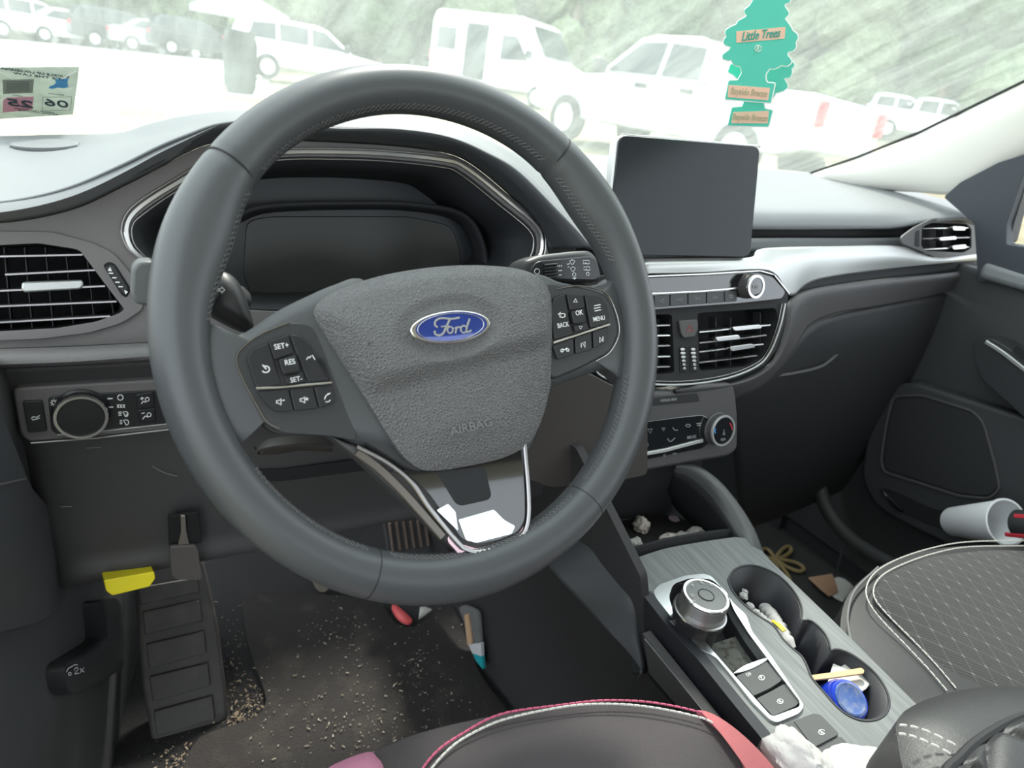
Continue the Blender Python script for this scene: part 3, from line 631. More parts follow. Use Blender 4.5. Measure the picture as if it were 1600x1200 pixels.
def knob(name, pl, px, py, rpx, hgt, parent, body=btn, ringm=chrome, face=btn, ribs=36, ringw=.14, base=0, ell=1, facelift=0):
    """a turned knob whose front is centred on the sight line px, py"""
    c = pl.at(px, py, base+hgt); r = rpx*(c-CAM).length/FPX; b = c-pl.n*hgt
    v, f = cyl(b, pl.n, r, hgt, 48, prof=[(r*1.06, 0), (r*1.06, hgt*.15), (r*.98, hgt*.3), (r*.97, hgt*.9), (r*.93, hgt)]); k = link(name, mesh(v, f), body, parent)
    mb = MB(); s = pl.u; t = pl.v
    for i in range(ribs):
        a = 2*pi*i/ribs; d = s*cos(a)+t*sin(a); mb.add(*strip([b+d*r*.97+pl.n*hgt*.3, b+d*r*.97+pl.n*hgt*.85], .0006, .0005, d))
    mb.build('knurling', body, k)
    v, f = cyl(c, pl.n, 0, 0, 48, prof=[(r*.99, -.0015), (r, .0), (r*.97, .0012), (r*(1-ringw), .0012), (r*(1-ringw), -.001)]); link('knob_ring', mesh(v, f), ringm, k)
    v, f = cyl(c-pl.n*.0008, pl.n, 0, 0, 40, prof=[(r*(1-ringw), 0), (r*(1-ringw)*.95, .0012+facelift), (r*.3, .0016+facelift)]); link('knob_face', mesh(v, f), face, k)
    return k, c, r
knob('light_knob', HP_, 127, 652, 32, .009, hs, face=mat('knob_face_black', (.012, .012, .014), .45))
marks('symbol', HP_, [('l', ring_px(84, 629, 3), 1.1, True)]+[('l', [(84+4.5*cos(a), 629+4.5*sin(a)), (84+6*cos(a), 629+6*sin(a))], 1.0) for a in [pi*i/4 for i in range(8)]]+
      [('l', ring_px(188, 621, 4.2), 1.2, True)]+[('l', [(183+i*4.5, 632), (186+i*4.5, 637)], 1.1) for i in range(3)]+[('l', [(186+i*4.5, 632), (183+i*4.5, 637)], 1.1) for i in range(3)]+
      [('l', ring_px(196, 647, 4, 4, 14, -90, 90)+[(192, 643)], 1.2, True)]+[('l', [(185, 644+i*2.5), (190, 643.6+i*2.5)], 1.1) for i in range(3)]+[('f', [(196, 650), (199, 645), (200, 651)])]+
      [('l', ring_px(197, 660, 4, 4, 14, -90, 90)+[(193, 656)], 1.2, True)]+[('l', [(187, 657+i*2.5), (191, 656.7+i*2.5)], 1.1) for i in range(3)]+
      [('l', [(168+i, 623+i*13.5), (176+i, 622.5+i*13.5)], 1.8) for i in range(2)], white, hs, h=.0016)

# --------------------------------------------------------------- stalks and column
col = thing('steering_column', 'dark steering column cover with a tilt lever under it, behind the wheel', 'steering column', (0, .12, .5))
cc = WPL.L(0, 0, 0); ax = -WPL.n
v, f = cyl(cc+ax*.014+V((0, 0, -.012)), ax, .05, .2, 40, prof=[(.040, 0), (.042, .02), (.044, .05), (.046, .10), (.046, .17), (.045, .20)]); link('column_cover', mesh(v, f), plastic, col)
v, f = sweep([cc+ax*.05+V((-.0, 0, -.04)), cc+ax*.12+V((0, 0, -.045)), cc+ax*.2+V((0, 0, -.045))], lambda i, t: [(x*.062, z*.038) for x, z in ((-1, .8), (-1, -.5), (-.7, -1), (.7, -1), (1, -.5), (1, .8))], (0, 0, 1)); link('lower_shroud', mesh(v, f), plastic, col, bevel=.008)
loft('tilt_lever', [[(402, 699, .060), (418, 686, .062), (445, 681, .066), (470, 681, .07), (520, 684, .08)], [(400, 705, .052), (418, 700, .053), (445, 698, .056), (470, 697, .06), (520, 700, .07)], [(403, 710, .060), (418, 711, .062), (445, 708, .066), (470, 704, .07), (520, 706, .08)]], mat('lever_grey', (.07, .065, .06), .45), col, nu=20, nv=12, solid=.005)
ts = thing('turn_signal_stalk', 'turn signal stalk with a double arrow mark, tip showing left of the rim', 'stalk', (-.1, .06, .63))
tp = Plane(P(340, 470, y=.050), (1, 0, 0), (0, .35, .94))
v, f = sweep([P(355, 470, y=.075), P(320, 462, y=.06), P(270, 452, y=.048), P(232, 447, y=.045)], lambda i, t: circ(.020-.003*t, .013, 14), (0, .3, 1)); link('arm', mesh(v, f), plastic, ts)
TPs = Plane(P(218, 445, y=.036), (1, 0, 0), (0, .1, 1))
plate('tip', TPs, rnd([(206, 420), (216, 409), (240, 408), (240, 479), (212, 476), (204, 462)], 9), mat('stalk_tip_grey', (.10, .105, .105), .45), ts, h=0, th=.016, bevel=.004, segs=3)
v, f = dome_data(tp, cat([(318, 470), (322, 440), (345, 424), (372, 440), (392, 490), (392, 520), (330, 490)], 40, True), h=0, height=.010, p=3, rings=8, n=40, th=.03); link('hub', mesh(v, f), plastic, ts)
marks('symbol', tp, [('l', [(333, 453), (338, 448), (338, 451), (341, 451), (341, 455), (338, 455), (338, 458)], 1.1, True), ('l', [(351, 453), (346, 448), (346, 451), (343, 451), (343, 455), (346, 455), (346, 458)], 1.1, True)], white, ts, h=.0104)
ws = thing('wiper_stalk', 'wiper stalk with a ribbed roller and white wiper symbols, right of the wheel hub', 'stalk', (.16, .07, .67))
WS = Plane(P(880, 415, y=.075), (1, .1, 0), (0, .35, .94))
v, f = dome_data(WS, rnd([(812, 430), (822, 408), (845, 398), (900, 392), (925, 391), (936, 402), (944, 436), (930, 442), (850, 437)], 9), h=-.004, height=.004, p=9, rings=8, n=80, th=.02); link('body', mesh(v, f), plastic, ws)
plate('face', WS, rnd([(829, 420), (840, 408), (922, 400), (932, 405), (938, 432), (930, 438), (858, 436), (832, 430)], 7), btn, ws, h=.0008, th=.002)
plate('roller_slot', WS, box2(847, 411, 869, 437), cavity, ws, h=.0012, th=.001)
mb = MB()
for i in range(5): mb.add(*strip(on(WS, [(848, 415+i*5), (868, 413+i*5)], .001), .0018, .003, WS.n))
mb.build('roller', btn, ws)
ic = []
for x, y in ((894, 410), (895, 421)): ic += [('l', [(x-4, y-2), (x, y-4), (x+4, y-2), (x+1, y+3), (x-1, y+3)], 1, True)]
for x, y in ((916, 410), (917, 420)): ic += [('l', [(x-5, y-3), (x+4, y-3), (x+5, y+2), (x-5, y+2)], 1, True), ('l', [(x-2, y), (x+2, y+3)], 1)]
ic += [('l', ring_px(897, 429, 2.6), 1, True), ('l', ring_px(918, 428, 2.4), 1, True), ('f', [(894, 434), (901, 433), (898, 437)]), ('l', [(872, 423), (878, 422.5)], 1.4), ('l', [(873, 430), (877, 429.5)], 1.2), ('l', ring_px(839, 424, 4), 1, True)]
ic += [('l', [(871+i*3, 414), (871+i*3, 417)], 1.3) for i in range(3)]+[('l', [(886, 413), (890, 412)], 1.2), ('l', [(887, 417), (889, 417)], 1.2)]
marks('symbol', WS, ic, white, ws, h=.0010)

# --------------------------------------------------------------- infotainment screen
sT = thing('infotainment_screen', 'switched-off black tablet-style screen standing on the centre of the dash', 'screen', (.36, .17, .68))
so_ = rnd([(969, 211), (1188, 229), (1172, 402), (948, 398)], 13)
plate('housing', SP, rnd([(964, 210), (1186, 228), (1172, 402), (945, 398)], 14), silver, sT, h=.012, th=.012, bevel=.002)
plate('glass', SP, so_, screen_m, sT, h=.0145, th=.004, bevel=.0008)
pstrip('silver_edge', SP, rnd([(970, 210), (1188, 228), (1190, 240)], 12, False)[:-3], .0012, chrome, sT, h=.0125, th=.0015, curve=False)
v, f = box(SP.at(1065, 330, -.02), (.10, .035, .07), (SP.u, SP.n, SP.v)); link('mount', mesh(v, f), plastic, sT, bevel=.004)

# --------------------------------------------------------------- centre stack
cs = thing('centre_stack', 'black centre stack with a chrome lower outline around the middle vents', 'centre stack', (.36, .13, .5))
plate('face', SP, rnd([(915, 432), (1190, 424), (1214, 432), (1232, 460), (1228, 500), (1214, 545), (1196, 570), (1150, 592), (1060, 603), (950, 598), (915, 570)], 8), matte, cs, h=0, th=.008, holes=(ovh, cvh))
for off, w_, m_ in ((0, .0022, silver), (5.5, .0010, darkchrome)):
    pstrip('chrome_outline', SP, [(925, 572-off), (940, 588-off), (975, 597-off), (1060, 601-off), (1130, 592-off), (1180, 573-off), (1202-off*.7, 550-off*.6), (1218-off, 510), (1226-off, 474)], w_, m_, cs, h=.001, th=.002)
plate('side_panel', Plane(P(880, 650, y=.11), (1, -.12, 0), (0, .1, 1)), rnd([(800, 560), (925, 585), (960, 604), (1012, 608), (1012, 742), (940, 757), (860, 762), (800, 740)], 8), mat('brown_grey_plastic', (.05, .044, .042), .5), cs, th=.006)
hz = thing('hazard_button', 'hazard light button with a red triangle between the middle vents', 'button', tuple(SP.at(1078, 512)))
plate('cap', SP, rnd([(1061, 501), (1090, 499), (1091, 512), (1086, 526), (1068, 528), (1064, 520)], 3), mat('hazard_grey', (.055, .055, .052), .45), hz, h=.003, th=.003, bevel=.0006)
marks('symbol', SP, [('l', [(1078, 508), (1083, 517), (1073, 517)], 1.1, True)], mat('hazard_red', (.45, .03, .03), .5), hz, h=.0031)
for x, lb in ((1068, 'vent wheel with silver beads under the hazard button, the left one'), (1084, 'vent wheel with silver beads under the hazard button, the right one')):
    t = plate('thumbwheel', SP, rnd(box2(x-6, 541, x+6, 582), 3), cavity, cs, h=.0008, th=.001)
    t['label'] = lb; ORG[t.name] = ORG[cs.name]
    for i in range(6): plate('bead', SP, ring_px(x-1+i*.6-(0 if x < 1080 else -.5), 546+i*6, 4.2-.5*abs(i-1), 2.2, 12), chrome, t, h=.0028-.0002*i, th=.002, bevel=.0004)
rp = thing('radio_panel', 'gloss black radio control strip with a chrome-ringed power knob', 'radio', (.36, .13, .64))
plate('panel', SP, rnd([(1000, 434), (1186, 426), (1208, 432), (1228, 456), (1222, 467), (1160, 474), (1000, 486)], 5), gloss, rp, h=.004, th=.004)
pstrip('chrome_strip', SP, [(1000, 432), (1100, 428), (1186, 423), (1208, 429), (1232, 459)], .0020, chrome, rp, h=.004, th=.002, curve=False)
pstrip('chrome_strip', SP, [(1000, 459), (1090, 455), (1150, 450)], .0022, chrome, rp, h=.004, th=.003, curve=False)
xs = [1003, 1022, 1047, 1075, 1104, 1132, 1152]
for i in range(6):
    a, b = xs[i]+.8, xs[i+1]-.8; ya, yb = 463-(a-1003)*.06, 482-(a-1003)*.075; yc, yd = 463-(b-1003)*.06, 482-(b-1003)*.075; m_ = (a+b)/2; ym = (ya+yd)/2
    s = [[], [('l', [(m_+3, ym-3), (m_-3, ym), (m_+3, ym+3)], 1)], [('l', [(m_-4, ym-2), (m_-4, ym+2)], 1), ('l', [(m_+1, ym-2), (m_-2, ym), (m_+1, ym+2)], 1, True), ('l', [(m_+5, ym-2), (m_+2, ym), (m_+5, ym+2)], 1, True)],
         [('l', [(m_-3, ym-2), (m_, ym), (m_-3, ym+2)], 1, True), ('l', [(m_+3, ym-2), (m_+3, ym+2)], 1)], [('l', [(m_-4, ym-2), (m_-1, ym), (m_-4, ym+2)], 1, True), ('l', [(m_, ym-2), (m_+3, ym), (m_, ym+2)], 1, True)], [('l', ring_px(m_, ym, 3, 2.2), 1, True)]][i]
    button([(a, ya), (b, yc), (b, yd), (a, yb)], s, 1.5, .0055, mat('radio_button', (.03, .032, .034), .4), SP, rp, mm_=greyprint)
kb, kc, kr = knob('tune_knob', SP, 1181, 448, 17.5, .014, rp, body=plastic2, ringm=chrome, face=gloss, base=.004, ringw=.22)
KPp = Plane(kc, SP.u, SP.v); marks('symbol', KPp, [('t', 1181, 449, 'TUNE', 5, .01, .7)], greyprint, kb, h=.0014)
# climate panel
cl_ = thing('climate_control_panel', 'climate control panel with a chrome-ringed temperature dial on the right', 'climate panel', (.4, .11, .45))
plate('housing', SP, rnd([(955, 612), (1060, 612), (1100, 600), (1146, 598), (1151, 620), (1154, 655), (1153, 702), (1140, 713), (1080, 723), (1000, 738), (960, 742), (945, 700)], 10), plastic2, cl_, h=.006, th=.03, bevel=.004, segs=3)
plate('indicator_slot', SP, rnd([(1000, 624), (1090, 614), (1094, 627), (1000, 636)], 3), matte, cl_, h=.0068, th=.002)
marks('indicator_text', SP, [('t', 1045, 625, 'PASSENGER AIRBAG', 4.2, .01, .62)], greyprint, cl_, h=.0069)
plate('panel', SP, rnd([(985, 662), (1060, 652), (1098, 648), (1112, 656), (1110, 690), (1098, 701), (1000, 720), (985, 722)], 6), gloss, cl_, h=.0078, th=.003)
pstrip('silver_strip', SP, [(985, 713), (1040, 703), (1097, 688)], .0042, silver, cl_, h=.0080, th=.002, curve=False)
ic = [('l', [(1012, 671), (1019, 670), (1016, 677)], 1, True), ('l', [(1034, 669), (1039, 669), (1037, 673)], 1, True), ('l', [(1051, 668), (1054, 672), (1059, 672)], 1.1), ('l', ring_px(1075, 665, 3.5, 2), 1, True), ('l', [(1088, 662), (1096, 661)], 1.1), ('l', [(1089, 665), (1095, 664)], 1.1),
      ('t', 1008, 696, 'AUTO', 5, .01, .7), ('t', 1081, 683, 'MAX A/C', 4.6, .01, .7), ('l', cat([(1043, 685), (1047, 690), (1055, 684)], 8), 1.2), ('l', [(1036, 711), (1040, 710), (1038, 714)], 1, True), ('l', [(1051, 709), (1057, 708)], 1.1)]
marks('symbol', SP, ic, greyprint, cl_, h=.0079)
kb, kc, kr = knob('temperature_dial', SP, 1130, 673, 24, .012, cl_, body=plastic2, ringm=silver, face=gloss, base=.006, ringw=.13)
KP2 = Plane(kc, SP.u, SP.v)
marks('cold_mark', KP2, [('l', ring_px(1130, 673, 13, 16, 6, 165, 195), 2.6)], mat('blue_print', (.03, .18, .45), .5), kb, h=.0014)
marks('hot_mark', KP2, [('l', ring_px(1130, 673, 14, 17, 6, -45, -5), 2)], mat('red_print', (.45, .03, .05), .5), kb, h=.0014)
marks('symbol', KP2, [('l', [(1131, 671), (1131, 677)], 1.4), ('l', ring_px(1131, 678, 1.4), 1, True), ('t', 1130, 687, 'PUSH', 4, .01, .7)], greyprint, kb, h=.0014)
# ================================================================ CENTRE CONSOLE
KP = Plane((.36, -.1, .365), (1, 0, 0), (0, 1, .06))
con = thing('centre_console', 'centre console with a brushed grey top, rotary gear dial and open cup holders', 'console', (.36, -.1, 0))
ctop = cat([(990, 873), (1040, 857), (1100, 846), (1148, 839)], 12)+[(1165, 841), (1174, 853), (1190, 860), (1206, 878), (1250, 920), (1300, 968), (1345, 1013), (1400, 1068), (1432, 1100), (1475, 1145), (1500, 1250), (1290, 1250), (1238, 1202), (1195, 1160), (1150, 1105), (1090, 1030), (1040, 975), (1003, 927), (1001, 915), (1004, 902), (998, 888)]
cup = cat([(1137, 907), (1147, 891), (1165, 884), (1187, 886), (1215, 899), (1237, 920), (1250, 942), (1253, 960), (1250, 971)], 34)[:-1]+cat([(1251, 971), (1266, 970), (1285, 986), (1295, 1004), (1297, 1017)], 16)[:-1]+cat([(1298, 1017), (1309, 1015), (1332, 1024), (1361, 1046), (1380, 1070), (1389, 1093), (1386, 1112), (1372, 1124), (1350, 1127), (1327, 1120), (1307, 1105), (1285, 1080), (1268, 1060), (1260, 1040)], 50)[:-1]+cat([(1259, 1038), (1252, 1026), (1238, 1014), (1222, 998), (1208, 978), (1180, 960), (1157, 940), (1144, 924), (1138, 912)], 30)[:-1]
bez_h = rnd([(1078, 903), (1052, 912), (1045, 932), (1052, 955), (1072, 978), (1092, 990), (1104, 1005), (1145, 1052), (1180, 1091), (1206, 1120), (1249, 1104), (1250, 1096), (1200, 1030), (1170, 990), (1146, 952), (1136, 925), (1112, 905)], 7)
plate('top_panel', KP, ctop, wood, con, h=0, th=.012, holes=(cup, bez_h), bevel=.0012)
A, B = ring_wall(KP, cup, -.001, -.062, .86, 90); n = len(A)
mb = MB(); mb.add(A+B, [(i, (i+1) % n, n+(i+1) % n, n+i) for i in range(n)]+[tuple(n+i for i in range(n))]); mb.build('cup_holder_liner', mat('cup_liner', (.018, .019, .024), .5), con, solid=.002)
v, f = strip([KP.at(a, b, -.0005) for a, b in even(cup, 120, True)], .0022, .0014, KP.n, True); link('cup_holder_rim', mesh(v, f), plastic, con)
for a, b in (((1250, 971), (1239, 1008)), ((1297, 1018), (1278, 1060))):
    mb = MB(); p, q = KP.at(*a, -.004), KP.at(*a, -.06); r_ = V(KP.at(*b, -.02)); d = (r_-p)*.25; mb.add(*tube([p, q], .0025, 8)); mb.build('holder_rib', plastic, con)
bezo = rnd([(1020, 924), (1030, 913), (1070, 899), (1100, 896), (1112, 900), (1148, 944), (1166, 960), (1175, 986), (1206, 1026), (1257, 1102), (1250, 1114), (1214, 1129), (1203, 1124), (1175, 1096), (1140, 1052), (1118, 1026), (1100, 1017), (1084, 1010), (1070, 996), (1040, 962)], 6)
plate('shifter_bezel', KP, bezo, mat('bezel_silver', (.66, .68, .68), .22, .95), con, h=.003, th=.004, holes=(bez_h,), bevel=.0010)
A, B = ring_wall(KP, bez_h, -.0005, -.035, .97, 60); n = len(A)
mb = MB(); mb.add(A+B, [(i, (i+1) % n, n+(i+1) % n, n+i) for i in range(n)]+[tuple(n+i for i in range(n))]); mb.build('shifter_well', matte, con)
plate('tray_floor', KP, rnd([(1100, 1010), (1160, 990), (1200, 1030), (1148, 1058)], 5), mat('dusty_tray', (.12, .125, .115), .9, mottle=(160, (.05, .04, .035), .5, .7)), con, h=-.020, th=.003)
plate('chrome_divider', KP, cat([(1146, 1052), (1160, 1040), (1180, 1032), (1197, 1027), (1199, 1031), (1175, 1044)], 24, True), chrome, con, h=.0025, th=.006)
cbt = mat('console_button', (.07, .072, .072), .5)
button([(1150, 1056), (1172, 1046), (1198, 1033), (1222, 1063), (1204, 1075), (1178, 1087)], [('l', ring_px(1190, 1059, 4.5, 3.6), 1, True), ('t', 1190, 1059, 'P', 5, .01), ('t', 1170, 1054, 'OFF', 5, 0, .8)], 3, .001, cbt, KP, con, th=.008)
button([(1182, 1091), (1206, 1079), (1225, 1068), (1249, 1097), (1244, 1103), (1208, 1119)], [('l', ring_px(1219, 1096, 4.5, 3.6), 1, True), ('t', 1219, 1096, 'A', 5, .01)], 3, .0005, cbt, KP, con, th=.008)
# gear dial
kb, kc, kr = knob('gear_dial', KP, 1103, 931, 34.5, .020, con, body=mat('dial_metal', (.30, .30, .30), .35, .9), ringm=chrome, face=mat('dial_face', (.16, .165, .16), .4), base=.020, ringw=.13, ribs=90)
base_c = kc-KP.n*.020
v, f = cyl(base_c, KP.n, 0, 0, 48, prof=[(kr*.98, -.050), (kr*1.0, -.012), (kr*1.12, -.006), (kr*1.14, 0), (kr*1.02, .001)]); link('dial_collar', mesh(v, f), mat('collar_black', (.02, .02, .022), .3), kb)
v, f = cyl(base_c, KP.n, 0, 0, 48, prof=[(kr*1.11, -.001), (kr*1.15, 0), (kr*1.14, .0015), (kr*1.08, .002)]); link('collar_ring', mesh(v, f), darkchrome, kb)
v, f = cyl(kc, KP.n, 0, 0, 32, prof=[(kr*.32, .0), (kr*.32, .0012), (kr*.27, .0014), (kr*.05, .0010)]); link('dial_button', mesh(v, f), mat('dial_face', (.16, .165, .16), .4), kb)
v, f = strip([kc+KP.n*.0012+(KP.u*cos(a)+KP.v*sin(a))*kr*.33 for a in [2*pi*i/40 for i in range(40)]], .0007, .0005, KP.n, True); link('button_line', mesh(v, f), matte, kb)
DPl = Plane(kc, KP.u, KP.v)
marks('symbol', DPl, [('t', 1083, 915, 'P', 5.5, .01), ('t', 1097, 910, 'R', 5.5, .01), ('t', 1113, 914, 'N', 5.5, .01), ('t', 1082, 930, 'D', 5.5, .01), ('t', 1085, 940, 'M', 4.5, .01)], mat('dial_print', (.45, .45, .42), .5), kb, h=.0016)
# lower switches
button([(1207, 1150), (1214, 1138), (1240, 1126), (1272, 1114), (1283, 1117), (1312, 1147), (1272, 1168), (1240, 1200), (1226, 1192)], [('t', 1284, 1144, 'A', 5.5, .01), ('l', ring_px(1284, 1144, 5, 4, 14, 30, 330), 1)], 5, .0025, cbt, KP, con, th=.006)
button([(1276, 1172), (1314, 1150), (1343, 1182), (1320, 1240), (1260, 1240)], [('f', [(1306, 1172), (1321, 1168), (1322, 1170), (1308, 1174)])], 4, .0022, cbt, KP, con, th=.006)
pstrip('seam_line', KP, [(1241, 1128), (1256, 1148), (1270, 1166)], .0008, matte, con, h=.0026, th=.0003)
# sides of the console
XS = Plane((.247, 0, .3), (0, 1, 0), (0, 0, 1))
plate('side_rail', XS, rnd([(1001, 925), (1040, 975), (1090, 1030), (1150, 1105), (1195, 1160), (1260, 1240), (1300, 1330), (1240, 1330), (1140, 1170), (1008, 1000)], 5), mat('navy_black', (.013, .014, .018), .5), con, h=0, th=.012, bevel=.002)
XT = Plane((.240, 0, .2), (0, 1, 0), (-.05, 0, 1))
plate('lower_side', XT, rnd([(1003, 988), (1060, 1060), (1140, 1160), (1260, 1330), (1240, 1400), (1100, 1180), (1062, 1108), (1014, 1052), (1007, 1010)], 3), plastic2, con, h=0, th=.010, bevel=.002)
pstrip('seam_highlight', XT, [(1008, 998), (1060, 1062), (1140, 1162)], .0014, mat('seam_grey', (.16, .16, .16), .5), con, h=.0004, th=.001)
loft('driver_fin', [[(905, 800, .10), (928, 818, .085), (950, 842, .060), (975, 868, .035), (992, 890, .015), (1000, 920, -.004), (1003, 985, -.025), (1011, 1052, -.052)],
                    [(890, 810, .105), (910, 826, .085), (932, 850, .055), (955, 880, .03), (975, 905, .008), (986, 940, -.012), (994, 995, -.03), (1007, 1050, -.055)],
                    [(840, 830, .15), (850, 870, .10), (868, 898, .07), (895, 928, .045), (925, 960, .02), (955, 992, -.01), (985, 1024, -.035), (1004, 1050, -.056)]], softdark, con, nu=50, nv=16, solid=.012)
loft('passenger_fin', [[(1062, 722, .11), (1092, 728, .10), (1125, 752, .085), (1155, 788, .06), (1178, 825, .035), (1193, 862, .01)],
                       [(1058, 728, .105), (1088, 736, .095), (1117, 760, .08), (1145, 796, .055), (1166, 832, .03), (1178, 858, .008)],
                       [(1052, 738, .11), (1078, 748, .10), (1106, 774, .085), (1134, 812, .055), (1154, 845, .03), (1163, 858, .012)]], mat('fin_grey', (.075, .078, .078), .5), con, nu=40, nv=10, solid=.006)
loft('cubby_wall', [[(1052, 738, .112), (1078, 748, .10), (1106, 774, .085), (1134, 812, .055), (1154, 845, .03), (1163, 860, .010)], [(1040, 775, .15), (1060, 800, .13), (1080, 820, .11), (1105, 838, .08), (1130, 850, .05), (1150, 860, .02)]], matte, con, nu=30, nv=6)
CF_ = Plane((.36, .05, .335), (1, 0, 0), (0, 1, 0))
plate('cubby_floor', CF_, [(880, 740), (1090, 735), (1170, 850), (1180, 880), (990, 890), (920, 820)], mat('cubby_rubber', (.012, .012, .013), .8), con, h=0, th=.02)
plate('cubby_back', Plane((.36, .14, .4), (1, 0, 0), (0, 0, 1)), [(860, 690), (1100, 690), (1090, 800), (880, 820)], matte, con, th=.01)
plate('front_lip', Plane((.36, KP.at(1070, 850).y, .36), (1, 0, 0), (0, .3, 1)), [(990, 873), (1040, 857), (1100, 846), (1148, 839), (1150, 826), (1100, 832), (1040, 842), (985, 858)][::-1], matte, con, h=-.004, th=.004)

# armrest at the rear of the console
AP = Plane((.30, -.30, .455), (1, 0, .0), (0, 1, .10))
arm = thing('console_armrest', 'padded black leather armrest lid with diamond quilting and pale double stitching', 'armrest', (.33, -.33, .36))
ao = cat([(1401, 1150), (1400, 1130), (1412, 1112), (1440, 1096), (1480, 1083), (1530, 1074), (1580, 1072), (1640, 1080), (1760, 1120), (1800, 1300), (1700, 1420), (1450, 1420), (1425, 1260), (1408, 1190)], 90, True)
dome('lid', AP, ao, mat('armrest_leather', (.022, .023, .024), .48, bump=('grain', 800, .35, .0006)), arm, h=0, height=.022, p=3.2, rings=24, n=120, th=.05)
qz = lambda a, b: 0
AQ = Plane(AP.o+AP.n*.018, AP.u, AP.v)
qo = cat([(1478, 1215), (1496, 1190), (1520, 1165), (1560, 1138), (1600, 1120), (1660, 1108), (1760, 1140), (1780, 1300), (1650, 1400), (1500, 1330)], 80, True)
def quilt(a, b, s):
    k = 17; x = (a+b*.62)*k; y = (a*.55-b)*k; fx = abs((x % 1)-.5)*2; fy = abs((y % 1)-.5)*2
    return .006*(1-max(fx, fy)**5)*min(1, (1-s)*7)
dome('quilted_centre', AQ, qo, mat('armrest_leather', (.022, .023, .024), .48), arm, h=.002, height=.004, p=6, rings=46, n=200, th=.004, hf=quilt)
v, f = tube([AQ.at(a, b, .003) for a, b in even(qo, 90, True)], .0035, 8, True, up=AQ.n); link('piping', mesh(v, f), matte, arm)
for row, hh in (([(1403, 1133), (1425, 1135), (1455, 1145), (1480, 1158), (1496, 1166)], .021), ([(1402, 1146), (1425, 1150), (1450, 1160), (1475, 1172), (1488, 1180)], .021)):
    sp = Plane(AP.o+AP.n*hh, AP.u, AP.v); stitches([sp.at(a, b) for a, b in cat(row, 20)], .0008, thread, 'stitching', arm, up=AP.n, L=.007)

# ================================================================ FLOOR AND FOOTWELL
floor = plate('floor', Plane((0, 0, 0), (1, 0, 0), (0, 1, 0)), [(0, 0)], carpet, None) if False else link('floor', mesh([V((-.42, -1.3, 0)), V((1.16, -1.3, 0)), V((1.16, .79, 0)), V((-.42, .79, 0)), V((-.42, -1.3, -.03)), V((1.16, -1.3, -.03)), V((1.16, .79, -.03)), V((-.42, .79, -.03))], [(0, 1, 2, 3), (7, 6, 5, 4), (0, 4, 5, 1), (1, 5, 6, 2), (2, 6, 7, 3), (3, 7, 4, 0)]), carpet, smooth=False)
struct(floor, 'black carpet of the car floor')
v, f = box((.35, .765, .30), (1.54, .03, .66)); struct(link('wall_front', mesh(v, f), carpet, smooth=False), 'dark bulkhead at the front of the footwells')
FP = Plane((0, .3, .004), (1, 0, 0), (0, 1, 0))
mo = [(377, 940), (386, 929), (402, 927), (500, 933), (598, 945), (606, 965), (622, 983), (648, 985), (668, 968), (690, 950), (712, 958), (730, 1010), (752, 1062), (790, 1112), (900, 1240), (800, 1400), (250, 1400), (272, 1240), (295, 1180), (313, 1155), (350, 1142), (400, 1126), (418, 1105), (412, 1078), (400, 1050), (388, 1010)]
fm = dome('floor_mat', FP, rnd(mo, 9), mat_m, h=.006, height=.003, p=30, rings=6, n=140, th=.006)
tag(fm, 'worn charcoal carpet floor mat scattered with crumbs in the driver footwell', 'floor mat')
# crumbs
def crumbs(name, label, zones, m, pl, h, n, size=(.0006, .0022), seed=3):
    rg = random.Random(seed); mb = MB()
    for i in range(n):
        z = rg.choice(zones); a = rg.gauss(z[0], z[2]); b = rg.gauss(z[1], z[3]); s = rg.uniform(*size)
        c = pl.at(a, b, h+s*.4); an = rg.uniform(0, pi); l = rg.choice((1, 1, 1.6, 3)); ax = (V((cos(an), sin(an), 0)), V((-sin(an), cos(an), 0)), V((0, 0, 1)))
        k = 6; vv = [c+ax[0]*s*l*cos(2*pi*q/k)*rg.uniform(.7, 1.1)+ax[1]*s*sin(2*pi*q/k)*rg.uniform(.7, 1.1) for q in range(k)]+[c+ax[2]*s*.6, c-ax[2]*s*.4]
        mb.add(vv, [(q, (q+1) % k, k) for q in range(k)]+[((q+1) % k, q, k+1) for q in range(k)])
    o = mb.build(name, m); tag(o, label, 'crumbs', kind='stuff'); return o
crumbs('crumbs', 'tan and white crumbs strewn over the driver floor mat', [(560, 1090, 90, 50), (630, 1050, 50, 60), (470, 1110, 70, 50), (560, 1140, 90, 20), (525, 985, 25, 25), (655, 1040, 10, 25)], mat('crumb_tan', (.24, .20, .15), .8, mottle=(120, (.50, .47, .42), .5, .6)), FP, .011, 480, (.0004, .0014))
crumbs('debris', 'sandy debris gathered on the carpet beside and below the footrest', [(275, 1185, 22, 12), (390, 1095, 14, 14), (330, 1165, 16, 8), (375, 1120, 16, 8), (365, 1050, 14, 40)], mat('sand_tan', (.22, .16, .11), .9, mottle=(200, (.36, .29, .21), .45, .6)), FP, 0, 420, (.0005, .0014), 5)
